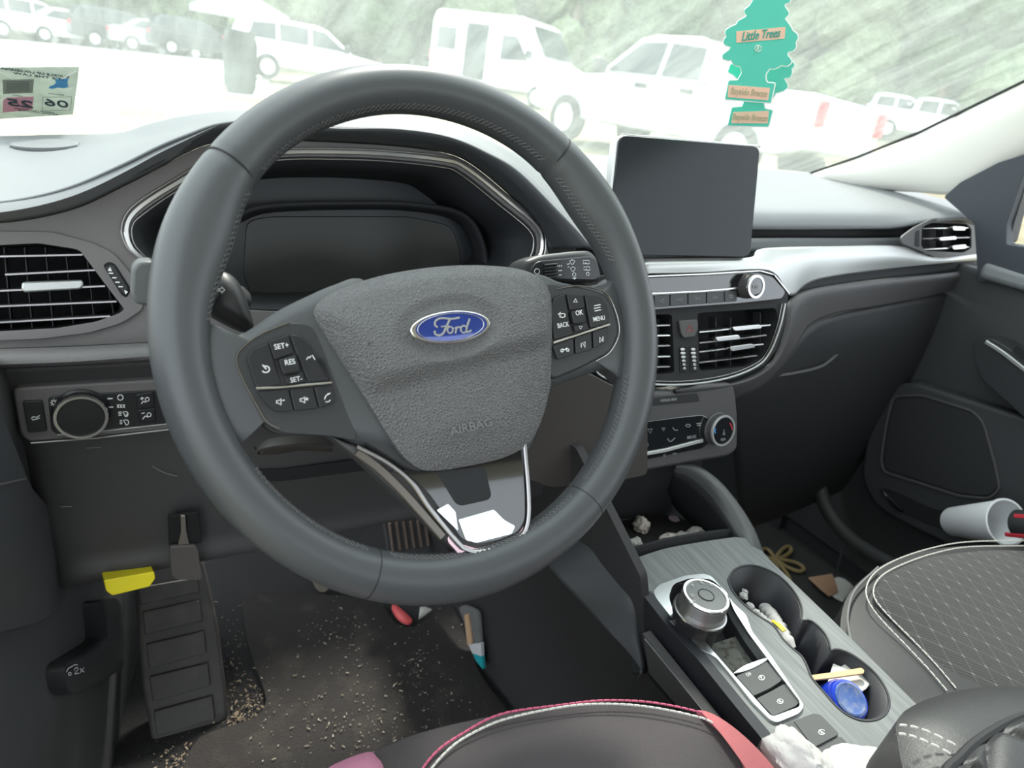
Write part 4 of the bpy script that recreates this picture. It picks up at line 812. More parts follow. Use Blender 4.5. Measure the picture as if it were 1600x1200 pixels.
# footrest
DP = Plane((-.15, .30, .008), (1, 0, 0), (0, .10, .2))
fr = thing('footrest', 'ribbed rubber footrest with rectangular pads at the left of the driver footwell', 'footrest', (-.13, .3, 0))
plate('body', DP, rnd([(208, 880), (318, 872), (340, 970), (352, 1060), (357, 1120), (335, 1148), (252, 1171), (238, 1160), (222, 1070)], 10), rubber, fr, h=0, th=.03, bevel=.006, segs=3)
for q in ([(215, 918), (308, 902), (312, 926), (219, 946)], [(222, 957), (312, 937), (317, 971), (227, 993)], [(228, 1007), (319, 986), (323, 1021), (233, 1046)], [(233, 1058), (325, 1036), (329, 1072), (239, 1098)], [(240, 1112), (332, 1087), (336, 1125), (245, 1151)]):
    plate('pad', DP, rnd(q, 4), rubber, fr, h=.0045, th=.006, bevel=.0015)
# kick panel to the left with the release lever
KL = Plane((-.265, .16, .3), (.10, .5, 0), (0, 0, 1))
kk = struct(plate('trim_left', KL, rnd([(-200, 560), (60, 560), (180, 800), (222, 920), (236, 1160), (250, 1260), (-200, 1300)], 6), mat('kick_plastic', (.085, .088, .092), .5, mottle=(9, (.125, .125, .128), .5, .75), bump=('noise', 900, .25, .0005)), None, th=.01), 'scuffed dark trim panel beside the driver footwell')
s_ = plate('trim_pillar', KL, rnd([(-200, 600), (-6, 622), (28, 705), (50, 760), (85, 800), (104, 892), (107, 922), (95, 952), (62, 974), (5, 988), (-200, 1000)], 8), mat('kick_plastic2', (.075, .078, .086), .55, bump=('noise', 900, .25, .0005)), None, h=.010, th=.01, bevel=.003); struct(s_, 'door pillar trim at the left edge')
pstrip('trim_seam', KL, [(-40, 764), (0, 757), (40, 748)], .0012, mat('seam_grey', (.16, .16, .16), .5), None, h=.0102, th=.0006); struct(bpy.data.objects['trim_seam'], 'thin seam in the pillar trim')
hr = thing('hood_release_lever', 'black bonnet release lever with a white 2x symbol on the left kick panel', 'lever', tuple(KL.at(118, 1080)))
dome('handle', KL, rnd([(128, 940), (165, 935), (176, 990), (172, 1046), (122, 1074), (88, 1087), (76, 1080), (70, 1052), (74, 1038), (134, 1001)], 9), mat('lever_black', (.04, .042, .045), .45), hr, h=.014, height=.006, p=6, th=.014, rings=8)
KLs = Plane(KL.o+KL.n*.020, KL.u, KL.v)
marks('symbol', KLs, [('l', [(116, 1048), (117, 1044), (121, 1043), (122, 1046), (116, 1053), (123, 1052)], 1.4), ('l', [(125, 1045), (131, 1050)], 1.4), ('l', [(131, 1043), (125, 1051)], 1.4), ('l', cat([(104, 1050), (106, 1045), (111, 1042), (116, 1039), (121, 1039)], 12), 1.4), ('l', ring_px(109, 1053, 2.2), 1.2, True)], white, hr, h=.0008)
# tag hanging under the knee panel
HPk = Plane(P(288, 850, y=.112), (1, 0, 0), (0, -.05, 1))
ht = thing('hanging_tag', 'grey plastic tag on a metal lever hanging out of a square hole', 'tag', tuple(HPk.at(290, 906)))
plate('recess', HPk, rnd([(262, 807), (310, 800), (316, 849), (264, 855)], 4), cavity, ht, h=.0035, th=.003)
plate('metal_lever', HPk, rnd([(282, 806), (290, 806), (292, 832), (296, 850), (278, 852), (283, 832)], 2), mat('dull_metal', (.42, .38, .35), .4, .9), ht, h=.0065, th=.003)
plate('plate', HPk, rnd([(265, 855), (305, 853), (310, 860), (316, 903), (312, 907), (275, 906), (268, 900)], 4), mat('tag_grey', (.095, .085, .082), .5), ht, h=.009, th=.004)
yb = plate('yellow_box', Plane(P(200, 912, y=.10), (1, .1, 0), (0, .3, 1)), rnd([(162, 907), (241, 893), (243, 904), (234, 917), (176, 931), (166, 924)], 3), mat('yellow_plastic', (.85, .72, .02), .4), None, th=.02, bevel=.002)
tag(yb, 'bright yellow plastic piece poking out under the left knee panel', 'plastic piece')
# pedals
PB = Plane(P(645, 840, y=.42), (1, 0, 0), (0, .35, 1))
pd = thing('brake_pedal', 'brake pedal with a ribbed rubber pad deep in the driver footwell', 'pedal', tuple(PB.at(645, 880)))
plate('pad', PB, rnd([(600, 815), (668, 806), (676, 852), (608, 866)], 5), plastic2, pd, th=.01)
mb = MB()
for i in range(6): mb.add(*strip([PB.at(608+i*11, 817-i*1.3, .0), PB.at(614+i*11, 860-i*1.6, .0)], .0045, .004, PB.n))
mb.build('rib', mat('worn_rubber', (.16, .12, .10), .6), pd)
v, f = tube([PB.at(640, 820, -.01), PB.at(635, 700, -.06)], .007); link('arm', mesh(v, f), plastic, pd)
PA = Plane(P(505, 900, y=.50), (1, 0, 0), (0, .5, 1))
pa = thing('accelerator_pedal', 'end of a worn pedal showing just under the lower left of the rim', 'pedal', tuple(PA.at(505, 925)))
plate('pad', PA, rnd([(488, 870), (520, 870), (518, 916), (508, 926), (497, 924), (491, 912)], 4), mat('worn_tan', (.22, .19, .15), .6), pa, th=.012)
v, f = tube([PA.at(505, 880, -.012), PA.at(520, 760, -.06)], .006); link('arm', mesh(v, f), plastic, pa)
# transmission tunnel side
TP = Plane((.262, .2, 0), (-.12, 1, 0), (-.12, 0, 1))
tn = link('wall_tunnel', plate_data(TP, rnd([(560, 700), (800, 640), (900, 700), (1000, 900), (1015, 1060), (1075, 1130), (1160, 1400), (950, 1400), (800, 1130), (760, 1080), (738, 1020), (716, 955), (640, 850)], 6), 0, .01), mat('tunnel_trim', (.028, .027, .029), .7, bump=('noise', 700, .5, .001)), None, smooth=False); struct(tn, 'dark carpeted side of the centre tunnel')
ro = dome('red_petal', FP, cat([(611, 958), (615, 954), (625, 960), (638, 972), (643, 980), (634, 983), (620, 974)], 30, True), mat('coral_plastic', (.80, .12, .13), .45), None, h=.014, height=.004, th=.005)
tag(ro, 'coral red oval plastic piece on the floor beside the mat edge', 'plastic piece')
ro = dome('paper_scrap', FP, [(653, 976), (655, 958), (662, 957), (673, 961), (664, 968)], mat('white_scrap', (.62, .60, .56), .8), None, h=.013, height=.003, th=.003)
tag(ro, 'small white triangular scrap beside the red piece on the driver floor', 'scrap')
tb = thing('toothbrush_pack', 'clear plastic tube with a tan stick and teal end, wedged beside the tunnel', 'package', tuple(TP.at(750, 1046, .01)))
plate('clear_sleeve', TP, rnd([(716, 950), (722, 946), (742, 954), (747, 962), (750, 1006), (731, 1008), (726, 975)], 4), mat('clear_grey', (.30, .30, .30), .15, alpha=.45), tb, h=.014, th=.006)
plate('stick', TP, rnd([(725, 961), (731, 960), (737, 1006), (730, 1008)], 2), mat('stick_tan', (.55, .36, .22), .6), tb, h=.017, th=.003)
plate('collar', TP, [(731, 1007), (751, 1005), (752, 1026), (738, 1021)], mat('white_plastic', (.6, .6, .62), .5), tb, h=.016, th=.006)
plate('teal_end', TP, [(738, 1021), (752, 1024), (754, 1046), (744, 1034)], mat('teal_plastic', (.02, .35, .40), .4), tb, h=.015, th=.006)
# ================================================================ SEATS
ds = thing('driver_seat', 'driver seat cushion with a dark centre panel edged in pink and white stitching', 'seat', (.0, -.25, 0))
SD = Plane((.0, -.15, .380), (1, 0, 0), (0, 1, .10))
do = cat([(480, 1250), (500, 1212), (545, 1184), (588, 1166), (640, 1143), (700, 1126), (780, 1110), (880, 1096), (950, 1092), (1020, 1096), (1090, 1110), (1130, 1128), (1170, 1160), (1215, 1208), (1280, 1300), (1320, 1450), (1200, 1700), (600, 1800), (420, 1500)], 140, True)
v, f = dome_data(SD, do, h=-.006, height=.012, p=5, rings=16, n=140, th=.18); link('cushion', mesh(v, f), seat_m2, ds)
for nm, q, m_ in (('right_bolster', [(1092, 1108), (1122, 1118), (1165, 1150), (1212, 1200), (1280, 1290), (1320, 1420), (1220, 1500), (1170, 1230), (1145, 1165), (1115, 1128)], bolster), ('left_bolster', [(490, 1240), (508, 1203), (545, 1183), (578, 1173), (588, 1180), (602, 1202), (640, 1300), (540, 1450), (470, 1400)], bolsterp)):
    v, f = dome_data(SD, cat(q, 80, True), h=-.001, height=.010, p=4, rings=10, n=80, th=.02); link(nm, mesh(v, f), m_, ds)
SD2 = Plane(SD.o+SD.n*.0062, SD.u, SD.v)
stitches([SD2.at(a, b, -.002) for a, b in cat([(640, 1240), (661, 1200), (687, 1170), (725, 1145), (762, 1124), (800, 1112), (875, 1102), (937, 1095), (1000, 1096), (1050, 1103), (1098, 1114)], 90)], .0009, threadr, 'pink_stitching', ds, gap=.12, up=SD.n, L=.006)
stitches([SD2.at(a, b, -.001) for a, b in cat([(652, 1240), (675, 1200), (712, 1162), (762, 1134), (800, 1121), (850, 1110), (900, 1102), (950, 1100), (1000, 1103), (1050, 1111), (1100, 1123), (1114, 1130)], 90)], .0009, thread, 'white_stitching', ds, gap=.12, up=SD.n, L=.006)
ps = thing('passenger_seat', 'black passenger seat cushion with a diamond-patterned centre and double pale stitching', 'seat', (.72, -.25, 0))
SQ = Plane((.72, -.2, .345), (1, 0, 0), (0, 1, .10))
po = cat([(1322, 990), (1320, 955), (1332, 918), (1370, 882), (1420, 860), (1480, 847), (1560, 843), (1640, 844), (1740, 860), (1850, 960), (1900, 1200), (1800, 1500), (1560, 1400), (1440, 1160), (1400, 1098), (1350, 1045)], 130, True)
v, f = dome_data(SQ, po, h=-.010, height=.018, p=4, rings=18, n=130, th=.18); link('cushion', mesh(v, f), seat_side, ps)
SQ2 = Plane(SQ.o+SQ.n*.006, SQ.u, SQ.v)
ci = cat([(1372, 940), (1372, 915), (1392, 893), (1430, 876), (1500, 863), (1600, 860), (1750, 880), (1800, 1000), (1760, 1150), (1600, 1120), (1510, 1072), (1478, 1052), (1430, 1006)], 110, True)
pat = seat_m
def seatpat():
    nt = pat.node_tree; N = nt.nodes; L = nt.links; b = N['Principled BSDF']
    tc = N.new('ShaderNodeTexCoord'); sx = N.new('ShaderNodeSeparateXYZ'); L.new(tc.outputs['Object'], sx.inputs[0])
    def M(op, a, b_=None, c=None):
        n = N.new('ShaderNodeMath'); n.operation = op
        for i, x in enumerate((a, b_, c)):
            if x is None: continue
            if isinstance(x, (int, float)): n.inputs[i].default_value = x
            else: L.new(x, n.inputs[i])
        return n.outputs[0]
    X, Y = sx.outputs[0], sx.outputs[1]
    K = 44.
    p = M('FRACT', M('ADD', M('MULTIPLY', X, K), M('MULTIPLY', Y, K*.62))); q = M('FRACT', M('SUBTRACT', M('MULTIPLY', X, K), M('MULTIPLY', Y, K*.62)))
    dp = M('ABSOLUTE', M('SUBTRACT', p, .5)); dq = M('ABSOLUTE', M('SUBTRACT', q, .5))
    l1 = M('GREATER_THAN', dp, .475); l2 = M('GREATER_THAN', dq, .475); knot = M('GREATER_THAN', M('ADD', dp, dq), .90)
    fac = M('MINIMUM', M('ADD', M('MULTIPLY', M('MAXIMUM', l1, l2), .16), M('MULTIPLY', knot, .26)), 1)
    mx = N.new('ShaderNodeMix'); mx.data_type = 'RGBA'; mx.inputs[6].default_value = (.026, .0255, .025, 1); mx.inputs[7].default_value = (.26, .26, .255, 1)
    L.new(fac, mx.inputs[0]); L.new(mx.outputs[2], b.inputs['Base Color'])
seatpat()
v, f = dome_data(SQ2, ci, h=-.001, height=.008, p=5, rings=14, n=110, th=.012); link('centre_panel', mesh(v, f), pat, ps)
for row in ([(1440, 1085), (1478, 1078)], ):
    pass
st1 = [(1480, 1080), (1450, 1045), (1415, 1008), (1375, 966), (1356, 938), (1354, 916), (1368, 894), (1400, 875), (1450, 858), (1510, 847), (1600, 845)]
st2 = [(1494, 1076), (1462, 1038), (1428, 1002), (1388, 962), (1367, 936), (1366, 916), (1380, 898), (1410, 882), (1455, 866), (1510, 855), (1600, 853)]
for r_ in (st1, st2):
    stitches([SQ2.at(a, b, .001) for a, b in cat(r_, 80)], .0008, thread, 'stitching', ps, gap=.12, up=SQ.n, L=.008)
v, f = tube([SQ2.at(a, b, -.006) for a, b in cat([(1398, 1098), (1360, 1052), (1335, 1015), (1326, 985), (1325, 955), (1336, 922), (1372, 886)], 40)], .0014, 6, up=SQ.n); link('edge_seam', mesh(v, f), mat('seam_grey', (.16, .16, .16), .5), ps)
# ================================================================ PASSENGER DOOR
XD = Plane((1.085, 0, .4), (0, 1, 0), (0, 0, 1))
dr = thing('passenger_door', 'dark front passenger door panel with armrest, map pocket and window', 'car door', (1.1, -.1, .05))
doorm = mat('door_plastic', (.030, .032, .034), .6, bump=('noise', 1000, .3, .0006))
def DL(y, z, x=0): return V((1.085-x, y, z))
mb = MB(); v, f = box((1.105, -.25, .355), (.04, 1.36, .63)); mb.add(v, f); mb.build('panel', doorm, dr, bevel=.01, segs=3)
v, f = box((1.105, -.38, .672), (.075, 1.16, .030)); link('belt_trim', mesh(v, f), softpad, dr, bevel=.010, segs=3)
plate('sail_panel', Plane((1.06, .3, .8), (.05, 1, 0), (-.15, 0, 1)), rnd([(1474, 308), (1500, 285), (1560, 254), (1612, 238), (1590, 300), (1573, 350), (1572, 382), (1650, 392), (1650, 440), (1528, 440), (1522, 350)], 5), mat('sail_navy', (.040, .046, .056), .6, bump=('noise', 1000, .3, .0006)), dr, th=.02)
plate('window_frame', Plane((1.075, .3, .8), (.05, 1, 0), (-.15, 0, 1)), rnd([(1612, 238), (1626, 240), (1600, 300), (1586, 345), (1578, 378), (1572, 382), (1573, 350), (1590, 300)], 3), plastic2, dr, th=.02)
plate('armrest', Plane((1.03, .0, .5), (0, 1, 0), (0, 0, 1)), rnd([(1520, 552), (1522, 536), (1534, 528), (1552, 530), (1620, 572), (1750, 650), (1800, 800), (1700, 760), (1620, 672), (1580, 634), (1532, 592)], 9), mat('armrest_plastic', (.020, .021, .023), .5), dr, th=.06, bevel=.012, segs=4)
pstrip('armrest_trim', Plane((1.03, .0, .5), (0, 1, 0), (0, 0, 1)), [(1541, 534), (1570, 553), (1610, 584), (1700, 650)], .006, silver, dr, h=.001, th=.003)
pstrip('handle_recess', Plane((1.03, .0, .5), (0, 1, 0), (0, 0, 1)), [(1586, 543), (1600, 553), (1640, 580)], .012, cavity, dr, h=.0005, th=.002)
XE = Plane((1.045, 0, .4), (0, 1, 0), (0, 0, 1))
plate('lower_pocket', XE, rnd([(1392, 604), (1424, 596), (1460, 608), (1600, 652), (1700, 690), (1760, 900), (1500, 862), (1400, 812), (1364, 788), (1345, 745), (1352, 690)], 14), doorm, dr, th=.035, bevel=.010, segs=4)
plate('speaker_grille', XE, rnd([(1398, 622), (1440, 620), (1518, 644), (1534, 662), (1552, 724), (1560, 762), (1545, 776), (1500, 772), (1384, 734), (1380, 720), (1388, 664)], 9), mat('grille_black', (.014, .015, .016), .8), dr, h=.003, th=.006, bevel=.002)
v, f = strip([XE.at(a, b, .002) for a, b in rnd([(1396, 619), (1440, 617), (1520, 642), (1537, 660), (1555, 724), (1563, 764), (1546, 779), (1500, 775), (1381, 737), (1377, 720), (1385, 662)], 9)], .004, .003, XE.n, True); link('grille_rim', mesh(v, f), plastic2, dr)
plate('pocket_opening', XE, rnd([(1374, 762), (1390, 764), (1460, 795), (1600, 815), (1600, 850), (1500, 838), (1440, 815), (1398, 796)], 6), cavity, dr, h=.001, th=.002)
v, f = tube([XE.at(a, b, .006) for a, b in cat([(1378, 764), (1392, 782), (1410, 798)], 14)], .004, 8); link('glint_clip', mesh(v, f), gloss, dr)
sw = link('trim_sill', None or mesh(*tube([P(a, b, x=1.0) for a, b in cat([(1330, 600), (1300, 650), (1284, 700), (1280, 750), (1292, 795), (1325, 838), (1380, 875), (1470, 920), (1600, 990)], 50)], .014, 10)), mat('seal_rubber', (.035, .036, .037), .6), None); struct(sw, 'rubber door seal around the passenger footwell')
# foam cup in the door pocket
c0, c1 = P(1487, 815, x=1.000), P(1573, 816, x=.965); ax = (c1-c0).normalized(); Lc = (c1-c0).length
v, f = cyl(c0, ax, 0, 0, 40, prof=[(.0001, .002), (.022, 0), (.024, .004), (.0345, Lc-.004), (.0365, Lc-.003), (.0365, Lc), (.0335, Lc), (.022, .008), (.0001, .008)])
cp = link('foam_cup', mesh(v, f), mat('white_foam', (.80, .81, .82), .7), None); tag(cp, 'white foam cup lying on its side in the passenger door pocket', 'cup')
c0, c1 = P(1586, 818, x=.955), P(1640, 822, x=.95); ax = (c1-c0).normalized()
rb = thing('bottle', 'black bottle with red bands beside the foam cup, cut by the right edge', 'bottle', tuple(c0))
v, f = cyl(c0, ax, 0, 0, 24, prof=[(.018, 0), (.021, .003), (.021, .07), (.018, .074)]); link('body', mesh(v, f), plastic, rb)
for a in (.004, .018):
    pass
for dz in (-.016, .016):
    v, f = strip([c0+V((-.014, 0, dz))+ax*.001, c0+V((-.014, 0, dz))+ax*.07], .006, .004, V((-1, 0, dz*20))); link('red_band', mesh(v, f), mat('red_plastic', (.60, .04, .06), .4), rb)
# things on the passenger floor
PF = Plane((.6, .2, .002), (1, 0, 0), (0, 1, 0))
fl = thing('flower_clip', 'tan flower-shaped clip with open petals on the passenger floor', 'clip', tuple(PF.at(1211, 874)))
cx, cy = 1211, 874
for i, (a, b) in enumerate(((1201, 867), (1223, 865), (1233, 882), (1222, 895), (1205, 885))):
    v_ = V((a-cx, b-cy)).normalized(); ln = math.hypot(a-cx, b-cy)*1.35; wd = 8; pp = []
    for t in [2*pi*k/24 for k in range(24)]:
        u_ = .5-.5*cos(t); s_ = wd*sin(t)*(u_**.6); pp.append((cx+v_.x*u_*ln*1.5-v_.y*s_, cy+v_.y*u_*ln*1.5+v_.x*s_))
    v, f = tube([PF.at(x, y, .005) for x, y in pp], .0042, 7, True); link('petal', mesh(v, f), mat('clip_tan', (.30, .22, .10), .5), fl)
q = plate('cardboard_piece', PF, [(1263, 902), (1300, 896), (1305, 906), (1310, 924), (1296, 931), (1280, 918)], mat('cardboard', (.50, .30, .19), .85), None, h=.012, th=.003); tag(q, 'torn tan cardboard piece on the floor between console and passenger seat', 'cardboard')
q = dome('paper_piece', PF, [(1296, 931), (1304, 904), (1318, 908), (1326, 914), (1332, 920), (1316, 943), (1306, 938)], mat('white_paper', (.66, .65, .62), .8), None, h=.006, height=.003, th=.003); tag(q, 'white paper piece under the torn cardboard on the passenger floor', 'paper')
q = plate('seat_lever', PF, rnd([(1305, 900), (1309, 900), (1317, 858), (1315, 857)], 1), plastic2, None, h=.06, th=.004); tag(q, 'thin grey lever standing in front of the passenger seat', 'lever')

# ================================================================ LITTER IN THE CONSOLE
def crumple(name, label, cat_, c, r, m, seed, group=None, parent=None, flat=.6):
    bm = bmesh.new(); bmesh.ops.create_icosphere(bm, subdivisions=5, radius=1); rx, ry, rz = r
    for v_ in bm.verts:
        d = v_.co.normalized(); q_ = d+.35*V((noise.noise(d*2+V((seed, 9, 0))), noise.noise(d*2+V((3, seed, 0))), 0)); k = .95+.24*noise.noise(d*1.5+V((seed, 0, 0)))+.20*abs(noise.noise(q_*2.2+V((0, seed, 0))))-.07*abs(noise.noise(d*9+V((seed, seed, 0))))
        v_.co = V((d.x*rx*k, d.y*ry*k, max(-.35, d.z)*rz*k))+V(c)
    me = bpy.data.meshes.new('m'); bm.to_mesh(me); bm.free(); o = link(name, me, m, parent)
    if label: tag(o, label, cat_, group)
    return o
tissue = mat('tissue_white', (.47, .46, .45), .9, bump=('noise', 70, .4, .003))
K0 = lambda a, b, h=0: KP.at(a, b, h)
crumple('crumpled_tissue', 'large crumpled white tissue lump beside the lower console switches', 'tissue', K0(1250, 1196, .010), (.022, .030, .020), tissue, 1.3)
crumple('crumpled_tissue', 'flatter crumpled white tissue at the bottom edge, right of the larger lump', 'tissue', K0(1345, 1232, .006), (.050, .034, .014), tissue, 7.7)
# blue capped bottle, stick and napkin in the rear cup holder
bc = KP.at(1329, 1092, -.002); bn = (KP.n+V((-.12, -.42, 0))).normalized()
bt = thing('blue_bottle', 'blue plastic bottle with a pale round top standing in the rear cup holder', 'bottle', tuple(bc-bn*.055))
blue = mat('blue_plastic', (.008, .040, .46), .22, coat=.6)
v, f = cyl(bc, bn, 0, 0, 48, prof=[(.018, -.054), (.0205, -.050), (.0212, -.020), (.0205, -.008), (.0180, -.001), (.0148, 0)]); link('body', mesh(v, f), blue, bt)
v, f = cyl(bc, bn, 0, 0, 48, prof=[(.0155, -.001), (.0155, .0008), (.0138, .0012), (.0124, .0004), (.002, .0002)]); link('top_disc', mesh(v, f), mat('worn_blue_disc', (.06, .12, .34), .35, mottle=(120, (.16, .20, .34), .45, .62)), bt)
NP = Plane(KP.at(1320, 1065, -.012), KP.u, KP.v)
q = plate('napkin', NP, [(1288, 1086), (1302, 1036), (1314, 1041), (1320, 1037), (1331, 1046), (1350, 1056), (1352, 1060), (1360, 1068), (1354, 1076), (1340, 1085), (1300, 1094)], mat('white_paper', (.66, .65, .62), .8), None, h=0, th=.002); tag(q, 'folded white napkin behind the blue bottle in the rear cup holder', 'napkin')
q = plate('wooden_stick', Plane(KP.at(1310, 1052, -.003), KP.u, KP.v), rnd([(1264, 1055), (1300, 1050), (1346, 1043), (1351, 1047), (1350, 1052), (1300, 1059), (1265, 1063)], 3), mat('pale_wood', (.66, .42, .22), .6), None, h=0, th=.002, bevel=.0005); tag(q, 'flat pale wooden stick lying across the napkin and blue bottle', 'stick')
wt = thing('wrapped_tube', 'crumpled white tube with a yellow band in the front cup holder', 'tube', tuple(KP.at(1222, 990, -.05)))
sleeve = [KP.at(a, b, h) for a, b, h in ((1196, 950, -.035), (1206, 962, -.026), (1216, 978, -.02), (1228, 998, -.018), (1236, 1014, -.022))]
v, f = sweep([V(q) for q in cat(sleeve, 24)], lambda i, t: [(x*(.007+.002*sin(i*1.9))+.0008*sin(i*3.1+x), y*.006) for x, y in circ(1, 1, 12)], KP.n); link('wrapper', mesh(v, f), tissue, wt)
v, f = sweep([V(q) for q in cat([KP.at(1207, 970, -.0185), KP.at(1216, 976, -.0135), KP.at(1226, 986, -.0125)], 10)], lambda i, t: circ(.003, .0012, 8), KP.n); link('yellow_band', mesh(v, f), mat('band_yellow', (.80, .62, .03), .5), wt)
for i, (a, b, s) in enumerate(((1162, 932, .004), (1164, 925, .003), (1172, 948, .004), (1182, 958, .004), (1190, 966, .005), (1199, 972, .004))):
    crumple('paper_bit', 'small white paper bit trapped along the driver side of the front cup holder', 'paper bit', KP.at(a, b, -.012), (s, s*1.3, s), tissue, i*2.1, 'paper bits in the front cup holder')
# cubby litter
pm = mat('wrapper_mixed', (.60, .56, .52), .5, mottle=(90, (.20, .16, .15), .5, .6))
red = mat('candy_red', (.80, .04, .05), .4)
for i, (a, b, rx, ry, rz, m_, lb) in enumerate(((990, 856, .012, .010, .014, tissue, 'white twisted wrapper at the left front corner of the open cubby'), (1002, 822, .010, .012, .012, pm, 'dull foil wrapper halfway back in the open cubby'), (1046, 843, .014, .009, .008, pm, 'grey foil wrapper along the front lip of the open cubby'),
        (1066, 839, .012, .008, .007, tissue, 'pale crumpled wrapper in the middle of the cubby lip'), (1086, 833, .013, .008, .009, tissue, 'white wrapper near the right end of the cubby lip'), (1106, 833, .006, .005, .006, tissue, 'tiny white wrapper end at the right of the cubby lip'),
        (1022, 856, .012, .006, .005, red, 'bright red candy wrapper piece at the cubby lip'), (1010, 860, .007, .006, .005, tissue, 'white piece touching the red candy wrapper'), (1053, 810, .007, .007, .004, mat('mauve', (.30, .24, .30), .6), 'mauve petal-like scrap at the back of the open cubby'))):
    crumple('candy_wrapper', lb, 'wrapper', P(a, b, z=.335+rz*.5), (rx, ry, rz), m_, i*3.3+.5)

v, f = box((1.105, .60, .34), (.03, .40, .76)); struct(link('wall_right', mesh(v, f), doorm, None, smooth=False), 'dark side of the passenger footwell ahead of the door')
v, f = box((.72, .52, .33), (.76, .03, .62)); 

v, f = box((1.135, -.3, .03), (.05, 1.9, .10)); struct(link('trim_door_sill', mesh(v, f), doorm, None, bevel=.01), 'dark sill under the passenger door')
# ================================================================ WINDSCREEN, PILLAR, ROOF
WSn = Plane((.35, .62, .745), (1, 0, 0), (0, -1, .55))
def WPt(x, y): return V((x, y, .745+(.62-y)*.55))
glassm = bpy.data.materials.new('dusty_glass'); glassm.use_nodes = True
nt = glassm.node_tree; N = nt.nodes; L = nt.links; N.clear()
out = N.new('ShaderNodeOutputMaterial'); tr_ = N.new('ShaderNodeBsdfTransparent'); tl = N.new('ShaderNodeBsdfTranslucent'); df = N.new('ShaderNodeBsdfDiffuse'); mxd = N.new('ShaderNodeMixShader'); mx = N.new('ShaderNodeMixShader')
tc = N.new('ShaderNodeTexCoord'); mp = N.new('ShaderNodeMapping'); mp.inputs['Scale'].default_value = (14, 3, 3); mp.inputs['Rotation'].default_value = (0, 0, .7)
n1 = N.new('ShaderNodeTexNoise'); n1.inputs['Scale'].default_value = 2.2; n1.inputs['Detail'].default_value = 9; n1.inputs['Roughness'].default_value = .65; n1.inputs['Distortion'].default_value = .4
n2 = N.new('ShaderNodeTexNoise'); n2.inputs['Scale'].default_value = 260; n2.inputs['Detail'].default_value = 3
tr_.inputs['Color'].default_value = (.95, .98, .95, 1); tl.inputs['Color'].default_value = (.80, .88, .80, 1); df.inputs['Color'].default_value = (.8, .82, .78, 1)
L.new(tc.outputs['Object'], mp.inputs[0]); L.new(mp.outputs[0], n1.inputs['Vector']); L.new(tc.outputs['Object'], n2.inputs['Vector'])
def MM(op, a, b):
    n = N.new('ShaderNodeMath'); n.operation = op
    for i, x in enumerate((a, b)):
        if isinstance(x, (int, float)): n.inputs[i].default_value = x
        else: L.new(x, n.inputs[i])
    return n.outputs[0]
DUST, DUSTV = .16, .30
fac = MM('ADD', DUST-.5*DUSTV, MM('ADD', MM('MULTIPLY', n1.outputs['Fac'], DUSTV), MM('MULTIPLY', n2.outputs['Fac'], .06)))
mxd.inputs[0].default_value = .15
L.new(tl.outputs[0], mxd.inputs[1]); L.new(df.outputs[0], mxd.inputs[2]); L.new(fac, mx.inputs[0]); L.new(tr_.outputs[0], mx.inputs[1]); L.new(mxd.outputs[0], mx.inputs[2]); L.new(mx.outputs[0], out.inputs[0])
g = [WPt(-.75, .80), WPt(1.075, .80), WPt(1.045, -.15), WPt(-.72, -.15)]
win = link('window_1', mesh(g, [(0, 1, 2, 3)]), glassm, None, smooth=False); struct(win, 'dusty streaked windscreen')
# A pillar on the passenger side, from sight lines on the windscreen plane
pe = [(1215, 292), (1275, 268), (1340, 246), (1440, 206), (1530, 162), (1600, 128), (1700, 76), (1820, 10)]
pf = [(1240, 330), (1330, 300), (1420, 300), (1492, 303), (1540, 274), (1604, 243), (1700, 200), (1830, 130)]
e0 = [WSn.at(a, b, .004) for a, b in pe]; e1 = []
for (a, b), q in zip(pf, e0):
    e1.append(P(a, b, x=min(1.12, q.x+.035)))
mid = [(a+b)/2+V((-.022, -.012, .004)) for a, b in zip(e0, e1)]
loft_pts = [[q+V((0, .0, -.002)) for q in e0], [q.lerp(m_, .4)+V((-.012, -.006, 0)) for q, m_ in zip(e0, mid)], mid, [q.lerp(m_, .4)+V((-.004, -.008, 0)) for q, m_ in zip(e1, mid)], e1]
v, f = grid(loft_pts, 50, 14); pil = link('trim_a_pillar', mesh(v, f), cream, None, solid=.012); struct(pil, 'cream trim of the windscreen pillar on the passenger side')
v, f = tube([q+V((0, .002, 0)) for q in e0], .0022, 6); sl_ = link('trim_windscreen_seal', mesh(v, f), matte, None); struct(sl_, 'thin black seal along the edge of the windscreen')
# headliner above and behind
v, f = box((.35, -.95, 1.19), (1.5, 1.6, .03)); rf = link('ceiling', mesh(v, f), cream, None, smooth=False); struct(rf, 'cream headliner')
v, f = box((1.12, -1.1, .35), (.04, .5, .75)); 
mb = MB(); mb.add(*box((.35, -1.40, .37), (1.54, .10, .78))); mb.add(*box((.35, -1.40, 1.15), (1.54, .10, .06))); mb.add(*box((-.36, -1.40, .94), (.12, .10, .36))); mb.add(*box((1.06, -1.40, .94), (.12, .10, .36))); bs = mb.build('wall_rear', mat('rear_dark', (.05, .05, .05), .8), None, smooth=False); struct(bs, 'rear of the cabin behind the front seats')
